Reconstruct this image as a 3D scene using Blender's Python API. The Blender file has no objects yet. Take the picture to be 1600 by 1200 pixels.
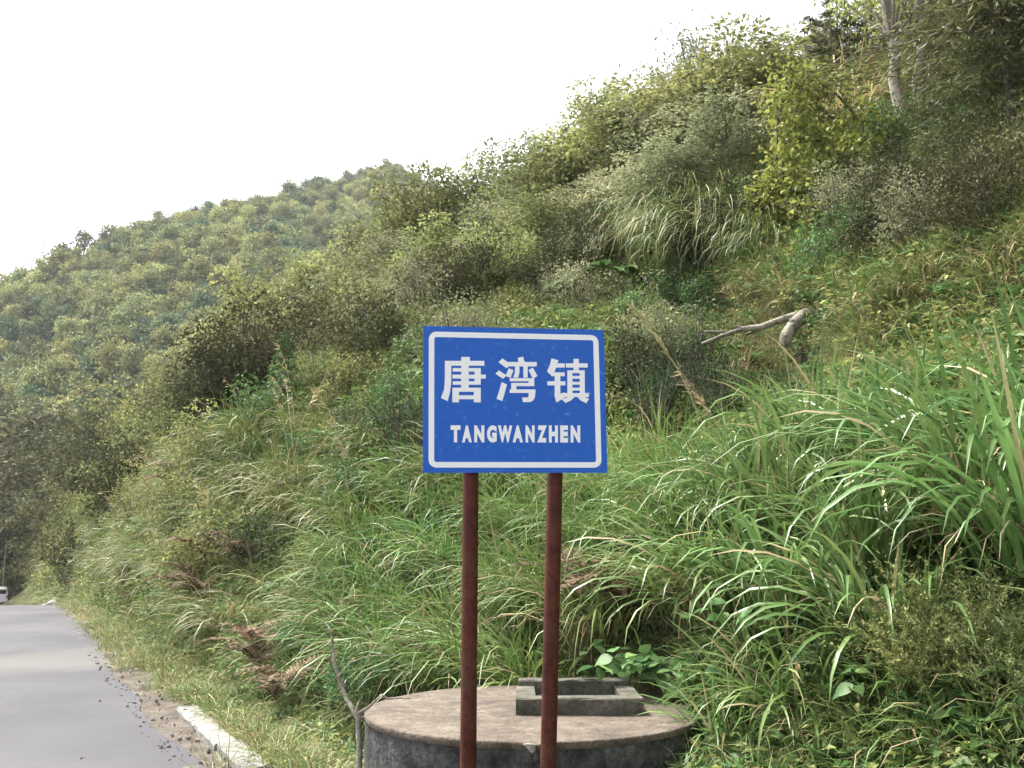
import bpy, math, random
import numpy as np
from mathutils import Vector, Matrix, noise as mnoise

R = math.radians
SC = bpy.context.scene
COL = SC.collection
rng = np.random.default_rng(11)
random.seed(11)

# ------------------------------------------------------------------ camera, sky, sun, exposure
F = 1570.0                      # focal length in pixels of a 1600 px wide picture
PITCH = math.atan(245 / F)
CAMZ = 1.6
cam_d = bpy.data.cameras.new('camera')
cam_d.sensor_width = 36.0
cam_d.lens = 36.0 * F / 1600.0
cam_d.clip_start = 0.05
cam_d.clip_end = 4000.0
cam = bpy.data.objects.new('camera', cam_d)
COL.objects.link(cam)
cam.location = (0, 0, CAMZ)
cam.rotation_euler = (R(90) + PITCH, 0, 0)
SC.camera = cam

SUN_EL, SUN_AZ = R(60), R(-55)   # azimuth from +Y towards +X
world = bpy.data.worlds.new('World')
SC.world = world
world.use_nodes = True
wn, wl = world.node_tree.nodes, world.node_tree.links
bg = wn['Background']
sky = wn.new('ShaderNodeTexSky')
sky.sky_type = 'NISHITA'
sky.sun_disc = False
sky.sun_elevation = SUN_EL
sky.sun_rotation = SUN_AZ
sky.air_density = 1.0
sky.dust_density = 4.0
sky.ozone_density = 1.0
hs = wn.new('ShaderNodeHueSaturation')
hs.inputs['Saturation'].default_value = 0.22
wl.new(sky.outputs[0], hs.inputs['Color'])
wl.new(hs.outputs[0], bg.inputs[0])
bg.inputs[1].default_value = 0.155

sun_d = bpy.data.lights.new('sun', 'SUN')
sun_d.energy = 3.3
sun_d.angle = R(12)
sun_d.color = (1.0, 0.95, 0.86)
sun = bpy.data.objects.new('sun', sun_d)
COL.objects.link(sun)
sd = Vector((math.sin(SUN_AZ) * math.cos(SUN_EL), math.cos(SUN_AZ) * math.cos(SUN_EL), math.sin(SUN_EL)))
sun.rotation_euler = (-sd).to_track_quat('-Z', 'Y').to_euler()
sun.location = (0, 0, 60)

SC.view_settings.view_transform = 'Standard'
SC.view_settings.look = 'None'
SC.view_settings.gamma = 1.0
SC.view_settings.use_curve_mapping = False
SC.view_settings.exposure = 1.55
SC.render.engine = 'CYCLES'
cy = SC.cycles
cy.max_bounces = 6
cy.diffuse_bounces = 3
cy.glossy_bounces = 2
cy.transmission_bounces = 4
cy.transparent_max_bounces = 6
cy.volume_bounces = 0
cy.sample_clamp_indirect = 6.0
cy.use_denoising = True
cy.use_adaptive_sampling = True
cy.adaptive_threshold = 0.02

# ------------------------------------------------------------------ geometry of the place
P0 = np.array([-1.77, 7.3])               # a point of the kerb line
U = np.array([-0.4495, 0.8933])           # along the road
N = np.array([0.8933, 0.4495])            # to the right of it


def st(x, y):
    dx, dy = x - P0[0], y - P0[1]
    return dx * N[0] + dy * N[1], dx * U[0] + dy * U[1]


def xy(s, t):
    return P0[0] + s * N[0] + t * U[0], P0[1] + s * N[1] + t * U[1]


def softplus(v, k):
    return np.where(v / k > 30, v, k * np.log1p(np.exp(np.clip(v / k, -40, 30))))


def road_z(t):
    return -0.0555 * softplus(np.asarray(t, float) - 21.0, 1.5)


def vnoise(x, y, sc, seed=0):
    """cheap smooth value noise, vectorised"""
    x = np.asarray(x, float) / sc + seed * 17.31
    y = np.asarray(y, float) / sc + seed * 9.77
    xi, yi = np.floor(x), np.floor(y)
    fx, fy = x - xi, y - yi
    fx = fx * fx * (3 - 2 * fx)
    fy = fy * fy * (3 - 2 * fy)

    def h(a, b):
        v = np.sin(a * 127.1 + b * 311.7 + seed * 74.7) * 43758.5453
        return v - np.floor(v)
    return (h(xi, yi) * (1 - fx) + h(xi + 1, yi) * fx) * (1 - fy) + (h(xi, yi + 1) * (1 - fx) + h(xi + 1, yi + 1) * fx) * fy - 0.5


SA = [-40, -12, -7.2, -7, 0, 0.15, 1, 2.3, 3.0, 4.6, 5.5, 8.3, 11, 14, 15.5, 18, 30, 60, 400]
ZA = [-6, -1.5, -.1, -.06, -.06, -.02, -.12, 0.0, .7, 2.1, 2.9, 5.2, 7.7, 10.2, 10.7, 12.2, 15, 17, 24]
SB = [-40, -12, -7.2, -7, 0, 0.15, .6, 1.15, 2.0, 3.5, 4.6, 8.3, 11, 14, 18, 30, 60, 400]
ZB = [-6, -1.5, -.1, -.06, -.06, -.02, .08, 1.6, 3.0, 4.3, 5.0, 7.0, 8.9, 10.7, 12.0, 13.8, 15.5, 20]

RB = np.array([-3000, -250, 0, 80, 180, 290, 420, 530, 600, 640, 760, 1000, 1600, 4000], float)
RY = np.array([690, 550, 412, 373, 340, 308, 294, 262, 238, 266, 330, 380, 480, 700], float)
RD = np.array([230, 225, 240, 248, 260, 275, 300, 350, 390, 392, 400, 400, 400, 400], float)


def bank_shift(x, y, t):
    return 1.0 * vnoise(x, y, 3.0, 5) + 1.9 * np.clip((5.5 - t) / 5, 0, 1)


def height(x, y):
    x = np.asarray(x, float)
    y = np.asarray(y, float)
    s, t = st(x, y)
    a, b = np.interp(s, SA, ZA), np.interp(s, SB, ZB)
    w = np.clip((t - 2.0) / 9.0, 0, 1)
    z = a * (1 - w) + b * w
    # terrace: a flatter shelf that ends in a steep earth bank
    m = np.clip((10.0 - t) / 3.0, 0, 1) * np.clip((t + 6) / 3.0, 0, 1)
    sb = s + bank_shift(x, y, t)
    m = m * np.clip(.55 + 1.3 * vnoise(x, y, 4.3, 6), .08, 1)
    z = z + m * np.interp(sb, [5.2, 8.0, 8.4, 11.8], [0, -1.0, 1.0, 0])
    k = np.clip((s - 0.8) / 2.5, 0, 1)
    z = z + k * (0.9 * vnoise(x, y, 5.0, 1) + 0.6 * vnoise(x, y, 2.1, 2) + 0.12 * vnoise(x, y, 0.8, 3))
    z = z + np.clip((s - 8) / 10, 0, 1) * 1.6 * vnoise(x, y, 11.0, 4)
    z = z + np.where(t > 0, road_z(t), 0.0)
    # the mountain behind
    d = np.hypot(x, y)
    px = 800 + F * x / np.maximum(y, 1e-3)
    px = np.where(y < 1.0, np.where(x > 0, 4000, -3000), px)
    px = np.clip(px, -3000, 4000)
    rd = np.interp(px, RB, RD) * d / np.maximum(y, d * 0.2)
    zr = CAMZ + (845 - np.interp(px, RB, RY)) / F * np.interp(px, RB, RD) - 4.0
    d0 = np.interp(px, [-3000, -100, 100, 300, 4000], [150, 150, 135, 110, 110])
    f = (d - d0) / np.maximum(rd - d0, 1)
    zf = -9.0 + (zr + 9.0) * np.where(f < 1, np.clip(f, -1, 1), 1 - 0.5 * (f - 1))
    g = np.clip(f * 3, 0, 1) * np.clip((1.05 - f) * 4, 0.25, 1)
    zf = zf + g * (11 * vnoise(x, y, 55, 7) + 5 * vnoise(x, y, 24, 8))
    zf = np.where(f < -0.3, -60, zf)
    h = np.maximum(z, zf)
    q = 2.0
    return np.where(f > -0.3, h + q * np.log1p(np.exp(-np.abs(z - zf) / q)) * np.clip((s + 8) / -2 + 1, 0, 1) * 0 + 0, z) if False else h


def hz(x, y):
    return float(height(np.array([x]), np.array([y]))[0])


def ray(px, py):
    cp, sp = math.cos(PITCH), math.sin(PITCH)
    return np.array([(px - 800), F * cp - (600 - py) * sp, F * sp + (600 - py) * cp]) / F


def at_depth(px, py, yd):
    r = ray(px, py)
    k = yd / r[1]
    return Vector((r[0] * k, yd, CAMZ + r[2] * k))


def project(x, y, z):
    cp, sp = math.cos(PITCH), math.sin(PITCH)
    dz = z - CAMZ
    f = y * cp + dz * sp
    u = -y * sp + dz * cp
    f = np.where(f > 0.05, f, 0.05)
    return 800 + F * x / f, 600 - F * u / f


def ground_at(px, py):
    """where the sight line of a point of the photograph meets the terrain"""
    r = ray(px, py)
    ds = np.geomspace(3.5, 700, 1500)
    ks = ds / r[1]
    g = height(r[0] * ks, ds)
    below = np.nonzero(CAMZ + r[2] * ks < g)[0]
    if len(below) == 0:
        return None
    d = ds[below[0]]
    return Vector((r[0] / r[1] * d, d, float(g[below[0]])))


# ------------------------------------------------------------------ materials
def new_mat(name):
    m = bpy.data.materials.new(name)
    m.use_nodes = True
    nt = m.node_tree
    return m, nt.nodes, nt.links, nt.nodes['Principled BSDF']


def ramp(nodes, stops):
    r = nodes.new('ShaderNodeValToRGB')
    el = r.color_ramp.elements
    while len(el) < len(stops):
        el.new(0.5)
    for e, (p, c) in zip(el, stops):
        e.position = p
        e.color = (*c, 1)
    return r


GAIN = 1.8


def leaf_mat(name, stops, trans=0.3, rough=0.5, jitter=0.35, spec=0.35, base=None, gain=1.0):
    """stops colour the leaves by their own 'tint'; every plant varies a little in hue and value"""
    m, n, l, p = new_mat(name)
    at = n.new('ShaderNodeAttribute')
    at.attribute_name = 'tint'
    r = ramp(n, [(p_, tuple(min(.6, q * GAIN * gain) for q in c_)) for p_, c_ in stops])
    l.new(at.outputs['Fac'], r.inputs[0])
    oi = n.new('ShaderNodeObjectInfo')
    mr = n.new('ShaderNodeMapRange')
    mr.inputs['To Min'].default_value = 1 - jitter
    mr.inputs['To Max'].default_value = 1 + jitter
    l.new(oi.outputs['Random'], mr.inputs['Value'])
    mh = n.new('ShaderNodeMath')
    mh.operation = 'MULTIPLY'
    mh.inputs[1].default_value = 7.31
    l.new(oi.outputs['Random'], mh.inputs[0])
    mf = n.new('ShaderNodeMath')
    mf.operation = 'FRACT'
    l.new(mh.outputs[0], mf.inputs[0])
    mr2 = n.new('ShaderNodeMapRange')
    mr2.inputs['To Min'].default_value = 0.482
    mr2.inputs['To Max'].default_value = 0.518
    l.new(mf.outputs[0], mr2.inputs['Value'])
    h = n.new('ShaderNodeHueSaturation')
    l.new(mr2.outputs[0], h.inputs['Hue'])
    l.new(mr.outputs[0], h.inputs['Value'])
    l.new(r.outputs[0], h.inputs['Color'])
    h.inputs['Fac'].default_value = 1.0
    out = h.outputs[0]
    if base is not None:      # the lower part of a blade is drier
        ab = n.new('ShaderNodeAttribute')
        ab.attribute_name = 'along'
        rb = ramp(n, [(0.0, (1, 1, 1)), (0.45, (0, 0, 0))])
        l.new(ab.outputs['Fac'], rb.inputs[0])
        mx = n.new('ShaderNodeMix')
        mx.data_type = 'RGBA'
        l.new(rb.outputs[0], mx.inputs['Factor'])
        l.new(out, mx.inputs[6])
        mx.inputs[7].default_value = (*base, 1)
        out = mx.outputs[2]
    l.new(out, p.inputs['Base Color'])
    p.inputs['Roughness'].default_value = rough
    p.inputs['Specular IOR Level'].default_value = spec
    tr = n.new('ShaderNodeBsdfTranslucent')
    l.new(out, tr.inputs[0])
    ms = n.new('ShaderNodeMixShader')
    ms.inputs[0].default_value = trans
    l.new(p.outputs[0], ms.inputs[1])
    l.new(tr.outputs[0], ms.inputs[2])
    l.new(ms.outputs[0], n['Material Output'].inputs[0])
    return m


def rough_mat(name, c1, c2, scale=8.0, rough=0.85, c3=None, bump=0.3, detail=8.0, bscale=None, lo=0.35, hi=0.65, spec=0.3, speck=0.0, speck_scale=70):
    m, n, l, p = new_mat(name)
    tc = n.new('ShaderNodeTexCoord')
    nz = n.new('ShaderNodeTexNoise')
    nz.inputs['Scale'].default_value = scale
    nz.inputs['Detail'].default_value = detail
    nz.inputs['Roughness'].default_value = 0.65
    l.new(tc.outputs['Object'], nz.inputs['Vector'])
    st_ = [(lo, c1), (hi, c2)] if c3 is None else [(lo, c1), ((lo + hi) / 2, c2), (hi, c3)]
    r = ramp(n, st_)
    l.new(nz.outputs[0], r.inputs[0])
    out = r.outputs[0]
    if speck:
        for sc_, am in ((speck_scale, speck), (speck_scale * .22, speck * .7)):
            n3 = n.new('ShaderNodeTexNoise')
            n3.inputs['Scale'].default_value = sc_
            n3.inputs['Detail'].default_value = 5
            n3.inputs['Roughness'].default_value = .7
            l.new(tc.outputs['Object'], n3.inputs['Vector'])
            r3 = ramp(n, [(.32, (1 - am,) * 3), (.68, (1 + am * .6,) * 3)])
            l.new(n3.outputs[0], r3.inputs[0])
            m3 = n.new('ShaderNodeMix')
            m3.data_type = 'RGBA'
            m3.blend_type = 'MULTIPLY'
            m3.inputs['Factor'].default_value = 1
            l.new(out, m3.inputs[6])
            l.new(r3.outputs[0], m3.inputs[7])
            out = m3.outputs[2]
    l.new(out, p.inputs['Base Color'])
    p.inputs['Roughness'].default_value = rough
    p.inputs['Specular IOR Level'].default_value = spec
    if bump:
        n2 = n.new('ShaderNodeTexNoise')
        n2.inputs['Scale'].default_value = bscale or scale * 6
        n2.inputs['Detail'].default_value = 6
        l.new(tc.outputs['Object'], n2.inputs['Vector'])
        b = n.new('ShaderNodeBump')
        b.inputs['Strength'].default_value = bump
        b.inputs['Distance'].default_value = 0.02
        l.new(n2.outputs[0], b.inputs['Height'])
        l.new(b.outputs[0], p.inputs['Normal'])
    return m


M = {}
M['silver'] = leaf_mat('silvergrass_leaf', [(0, (.04, .075, .022)), (.35, (.068, .118, .034)), (.75, (.105, .165, .056)), (.93, (.14, .18, .06)), (1, (.22, .18, .10))], .24, .34, .18, .55)
M['fine'] = leaf_mat('fine_grass_leaf', [(0, (.04, .078, .02)), (.45, (.07, .125, .032)), (.8, (.115, .16, .048)), (1, (.2, .17, .09))], .22, .45, .2, .4, base=(.10, .085, .05))
M['olive'] = leaf_mat('olive_grass_leaf', [(0, (.042, .066, .019)), (.45, (.074, .100, .029)), (.8, (.118, .135, .043)), (1, (.22, .175, .10))], .22, .5, .2, .35, base=(.11, .095, .055))
M['dry'] = leaf_mat('dry_grass_leaf', [(0, (.16, .11, .06)), (.6, (.27, .21, .12)), (1, (.36, .30, .19))], .2, .7, .2, .2)
M['rust'] = leaf_mat('dead_fern_leaf', [(0, (.05, .036, .023)), (.6, (.088, .06, .038)), (1, (.15, .108, .07))], .2, .7, .2, .2)
M['shrub_olive'] = leaf_mat('olive_shrub_leaf', [(0, (.055, .062, .026)), (.5, (.095, .105, .042)), (.85, (.14, .15, .055)), (1, (.18, .18, .07))], .32, .65, .28, .15, gain=1.3)
M['shrub_grey'] = leaf_mat('grey_shrub_leaf', [(0, (.07, .075, .04)), (.5, (.115, .12, .07)), (.85, (.155, .16, .09)), (1, (.18, .18, .11))], .3, .65, .25, .15, gain=1.25)
M['shrub_dark'] = leaf_mat('dark_shrub_leaf', [(0, (.015, .03, .012)), (.6, (.03, .05, .02)), (1, (.06, .075, .035))], .2, .6, .2, .1)
M['lime'] = leaf_mat('lime_vine_leaf', [(0, (.08, .10, .022)), (.5, (.14, .165, .035)), (1, (.21, .225, .06))], .42, .5, .12, .3)  # yellow-green leaves, brightened in colour for a sunlit, backlit look
M['herb'] = leaf_mat('herb_leaf', [(0, (.028, .058, .02)), (.5, (.05, .095, .03)), (1, (.09, .145, .046))], .3, .5, .25, .3)
M['herb_yel'] = leaf_mat('yellow_herb_leaf', [(0, (.08, .10, .025)), (.5, (.13, .155, .04)), (1, (.20, .21, .065))], .3, .5, .25, .3)
M['bramble'] = leaf_mat('bramble_leaf', [(0, (.04, .09, .03)), (.6, (.075, .15, .05)), (.9, (.13, .18, .06)), (1, (.24, .19, .07))], .3, .5, .35, .3)
M['darktree'] = leaf_mat('dark_olive_tree_leaf', [(0, (.03, .033, .015)), (.5, (.06, .063, .028)), (.85, (.10, .10, .042)), (1, (.14, .135, .06))], .25, .65, .25, .15)
M['pine'] = leaf_mat('conifer_needles', [(0, (.034, .038, .017)), (.6, (.072, .076, .032)), (1, (.13, .13, .058))], .3, .55, .2, .3)
M['lighttree'] = leaf_mat('light_tree_leaf', [(0, (.08, .10, .035)), (.5, (.14, .16, .055)), (1, (.22, .23, .09))], .35, .5, .2, .3, gain=1.2)
M['far'] = leaf_mat('distant_tree_leaf', [(0, (.045, .055, .025)), (.5, (.085, .098, .042)), (1, (.14, .15, .065))], .2, .6, .45, .2, gain=1.4)
M['far_dark'] = leaf_mat('distant_dark_leaf', [(0, (.026, .046, .027)), (.5, (.048, .077, .043)), (1, (.08, .117, .062))], .2, .6, .3, .2, gain=1.25)
M['far_yellow'] = leaf_mat('distant_yellow_leaf', [(0, (.075, .078, .03)), (.5, (.125, .13, .05)), (1, (.18, .18, .075))], .2, .6, .3, .2, gain=1.5)
M['bark'] = rough_mat('bark', (.09, .075, .06), (.19, .165, .14), 12, .9, bump=.5)
M['palebark'] = rough_mat('pale_bark', (.20, .18, .15), (.36, .33, .28), 9, .85, bump=.4)
M['deadwood'] = rough_mat('dead_wood', (.10, .088, .07), (.30, .27, .22), 7, .9, c3=(.40, .37, .31), bump=.9, bscale=30, speck=.4, speck_scale=40)
M['darktwig'] = rough_mat('dark_twig', (.05, .04, .032), (.11, .09, .07), 14, .9, bump=0)
M['concrete_top'] = rough_mat('screeded_concrete', (.066, .054, .042), (.135, .108, .085), 2.4, .9, c3=(.185, .155, .125), bump=.5, bscale=45, lo=.28, hi=.72, speck=.45, speck_scale=42)
M['concrete_side'] = rough_mat('dark_concrete', (.034, .034, .036), (.10, .098, .097), 7, .9, bump=.6, bscale=40, speck=.6, speck_scale=30)  # darker, mottled concrete than the top slab
M['concrete_hatch'] = rough_mat('mossy_concrete', (.05, .055, .036), (.10, .095, .075), 5, .9, c3=(.15, .135, .11), bump=.5, bscale=50, speck=.4, speck_scale=30)
M['plaster'] = rough_mat('white_plaster_chip', (.22, .20, .17), (.42, .39, .34), 18, .9, bump=.3)
M['kerb'] = rough_mat('kerb_concrete', (.12, .12, .10), (.26, .255, .24), 2.2, .9, c3=(.34, .335, .32), bump=.4, bscale=60, speck=.4, speck_scale=25)
M['stone'] = rough_mat('roadside_stone', (.18, .175, .165), (.42, .40, .38), 3, .9, bump=.5, bscale=15)
M['rustpost'] = rough_mat('red_oxide_steel', (.050, .013, .008), (.088, .022, .013), 5, .6, c3=(.085, .038, .023), bump=.2, bscale=70, spec=.22, speck=.3, speck_scale=40)
M['gravel'] = rough_mat('roadside_gravel', (.12, .105, .09), (.24, .215, .19), 9, .95, bump=0)
M['verge'] = rough_mat('gravel_dirt', (.075, .062, .048), (.115, .096, .078), 3, .95, c3=(.16, .138, .115), bump=.8, bscale=45, speck=.4, speck_scale=50)


# soil of the hillside: dark earth, moss and litter
def soil():
    m, n, l, p = new_mat('hillside_soil')
    g = n.new('ShaderNodeNewGeometry')
    n1 = n.new('ShaderNodeTexNoise')
    n1.inputs['Scale'].default_value = 0.9
    n1.inputs['Detail'].default_value = 10
    l.new(g.outputs['Position'], n1.inputs['Vector'])
    r = ramp(n, [(.3, (.035, .030, .022)), (.48, (.055, .055, .026)), (.62, (.085, .09, .035)), (.75, (.13, .10, .06))])
    l.new(n1.outputs[0], r.inputs[0])
    l.new(r.outputs[0], p.inputs['Base Color'])
    p.inputs['Roughness'].default_value = 1
    p.inputs['Specular IOR Level'].default_value = .1
    b = n.new('ShaderNodeBump')
    n2 = n.new('ShaderNodeTexNoise')
    n2.inputs['Scale'].default_value = 9
    n2.inputs['Detail'].default_value = 8
    l.new(g.outputs['Position'], n2.inputs['Vector'])
    l.new(n2.outputs[0], b.inputs['Height'])
    b.inputs['Distance'].default_value = .12
    l.new(b.outputs[0], p.inputs['Normal'])
    return m


M['soil'] = soil()


def asphalt():
    m, n, l, p = new_mat('worn_asphalt')
    tc = n.new('ShaderNodeTexCoord')
    big = n.new('ShaderNodeTexNoise')
    big.inputs['Scale'].default_value = .5
    big.inputs['Detail'].default_value = 8
    fine = n.new('ShaderNodeTexNoise')
    fine.inputs['Scale'].default_value = 90
    fine.inputs['Detail'].default_value = 4
    l.new(tc.outputs['Object'], big.inputs['Vector'])
    l.new(tc.outputs['Object'], fine.inputs['Vector'])
    r = ramp(n, [(.3, (.062, .061, .068)), (.7, (.100, .098, .106))])
    l.new(big.outputs[0], r.inputs[0])
    # pale dusty bands that cross the road (object x = across, y = along)
    sp = n.new('ShaderNodeSeparateXYZ')
    l.new(tc.outputs['Object'], sp.inputs[0])
    wob = n.new('ShaderNodeTexNoise')
    wob.inputs['Scale'].default_value = .9
    wob.inputs['Detail'].default_value = 6
    l.new(tc.outputs['Object'], wob.inputs['Vector'])
    wa = n.new('ShaderNodeMath')
    wa.operation = 'MULTIPLY_ADD'
    wa.inputs[1].default_value = 1.6
    l.new(wob.outputs[0], wa.inputs[0])
    l.new(sp.outputs['Y'], wa.inputs[2])
    band = ramp(n, [(0.0, (0, 0, 0)), (.30, (0, 0, 0)), (.345, (.75, .75, .75)), (.40, (.5, .5, .5)), (.43, (0, 0, 0))])
    mr = n.new('ShaderNodeMapRange')
    mr.inputs['From Min'].default_value = 0
    mr.inputs['From Max'].default_value = 24
    l.new(wa.outputs[0], mr.inputs['Value'])
    l.new(mr.outputs[0], band.inputs[0])
    mx = n.new('ShaderNodeMix')
    mx.data_type = 'RGBA'
    l.new(band.outputs[0], mx.inputs['Factor'])
    l.new(r.outputs[0], mx.inputs[6])
    mx.inputs[7].default_value = (.135, .128, .118, 1)
    mx2 = n.new('ShaderNodeMix')
    mx2.data_type = 'RGBA'
    mx2.blend_type = 'MULTIPLY'
    mx2.inputs['Factor'].default_value = .85
    fr = ramp(n, [(.3, (.55, .55, .55)), (.7, (1.3, 1.3, 1.3))])
    l.new(fine.outputs[0], fr.inputs[0])
    l.new(mx.outputs[2], mx2.inputs[6])
    l.new(fr.outputs[0], mx2.inputs[7])
    vo = n.new('ShaderNodeTexVoronoi')
    vo.feature = 'DISTANCE_TO_EDGE'
    vo.inputs['Scale'].default_value = .28
    wv = n.new('ShaderNodeVectorMath')
    wv.operation = 'ADD'
    l.new(tc.outputs['Object'], wv.inputs[0])
    wn2 = n.new('ShaderNodeTexNoise')
    wn2.inputs['Scale'].default_value = 1.7
    wn2.inputs['Detail'].default_value = 8
    l.new(tc.outputs['Object'], wn2.inputs['Vector'])
    l.new(wn2.outputs['Color'], wv.inputs[1])
    l.new(wv.outputs[0], vo.inputs['Vector'])
    cr = ramp(n, [(0.0, (.45, .45, .45)), (.006, (1, 1, 1))])
    l.new(vo.outputs['Distance'], cr.inputs[0])
    mx3 = n.new('ShaderNodeMix')
    mx3.data_type = 'RGBA'
    mx3.blend_type = 'MULTIPLY'
    mx3.inputs['Factor'].default_value = .3
    l.new(mx2.outputs[2], mx3.inputs[6])
    l.new(cr.outputs[0], mx3.inputs[7])
    l.new(mx3.outputs[2], p.inputs['Base Color'])
    p.inputs['Roughness'].default_value = .85
    p.inputs['Specular IOR Level'].default_value = .25
    b = n.new('ShaderNodeBump')
    b.inputs['Strength'].default_value = .4
    b.inputs['Distance'].default_value = .006
    l.new(fine.outputs[0], b.inputs['Height'])
    l.new(b.outputs[0], p.inputs['Normal'])
    return m


M['asphalt'] = asphalt()


def plain(name, col, rough=.5, metal=0.0, spec=.5):
    m, n, l, p = new_mat(name)
    p.inputs['Base Color'].default_value = (*col, 1)
    p.inputs['Roughness'].default_value = rough
    p.inputs['Metallic'].default_value = metal
    p.inputs['Specular IOR Level'].default_value = spec
    return m


def sign_blue():
    m, n, l, p = new_mat('blue_reflective_sheet')
    tc = n.new('ShaderNodeTexCoord')
    nz = n.new('ShaderNodeTexNoise')
    nz.inputs['Scale'].default_value = 26
    nz.inputs['Detail'].default_value = 3
    l.new(tc.outputs['Object'], nz.inputs['Vector'])
    r = ramp(n, [(.0, (.006, .098, .49)), (.60, (.008, .108, .52)), (.69, (.03, .15, .56)), (.75, (.10, .24, .64))])
    l.new(nz.outputs[0], r.inputs[0])
    l.new(r.outputs[0], p.inputs['Base Color'])
    p.inputs['Roughness'].default_value = .42
    p.inputs['Specular IOR Level'].default_value = .35
    return m


M['blue'] = sign_blue()
M['white'] = plain('white_reflective_film', (.86, .86, .89), .4)
M['galv'] = plain('galvanised_steel', (.35, .36, .38), .45, .8)
M['vanwhite'] = plain('white_van_paint', (.78, .78, .78), .25)
M['glass'] = plain('dark_glass', (.015, .02, .025), .08)
M['tyre'] = plain('tyre_rubber', (.02, .02, .02), .8)
M['redlamp'] = plain('red_lens', (.45, .02, .02), .2)
M['blueplastic'] = plain('blue_plastic', (.03, .10, .28), .45)
M['whitepost'] = rough_mat('white_post_paint', (.55, .54, .52), (.8, .79, .77), 10, .7, bump=.1)
M['bamboo'] = rough_mat('dry_bamboo', (.36, .32, .20), (.55, .50, .36), 6, .6, bump=.1)


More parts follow.
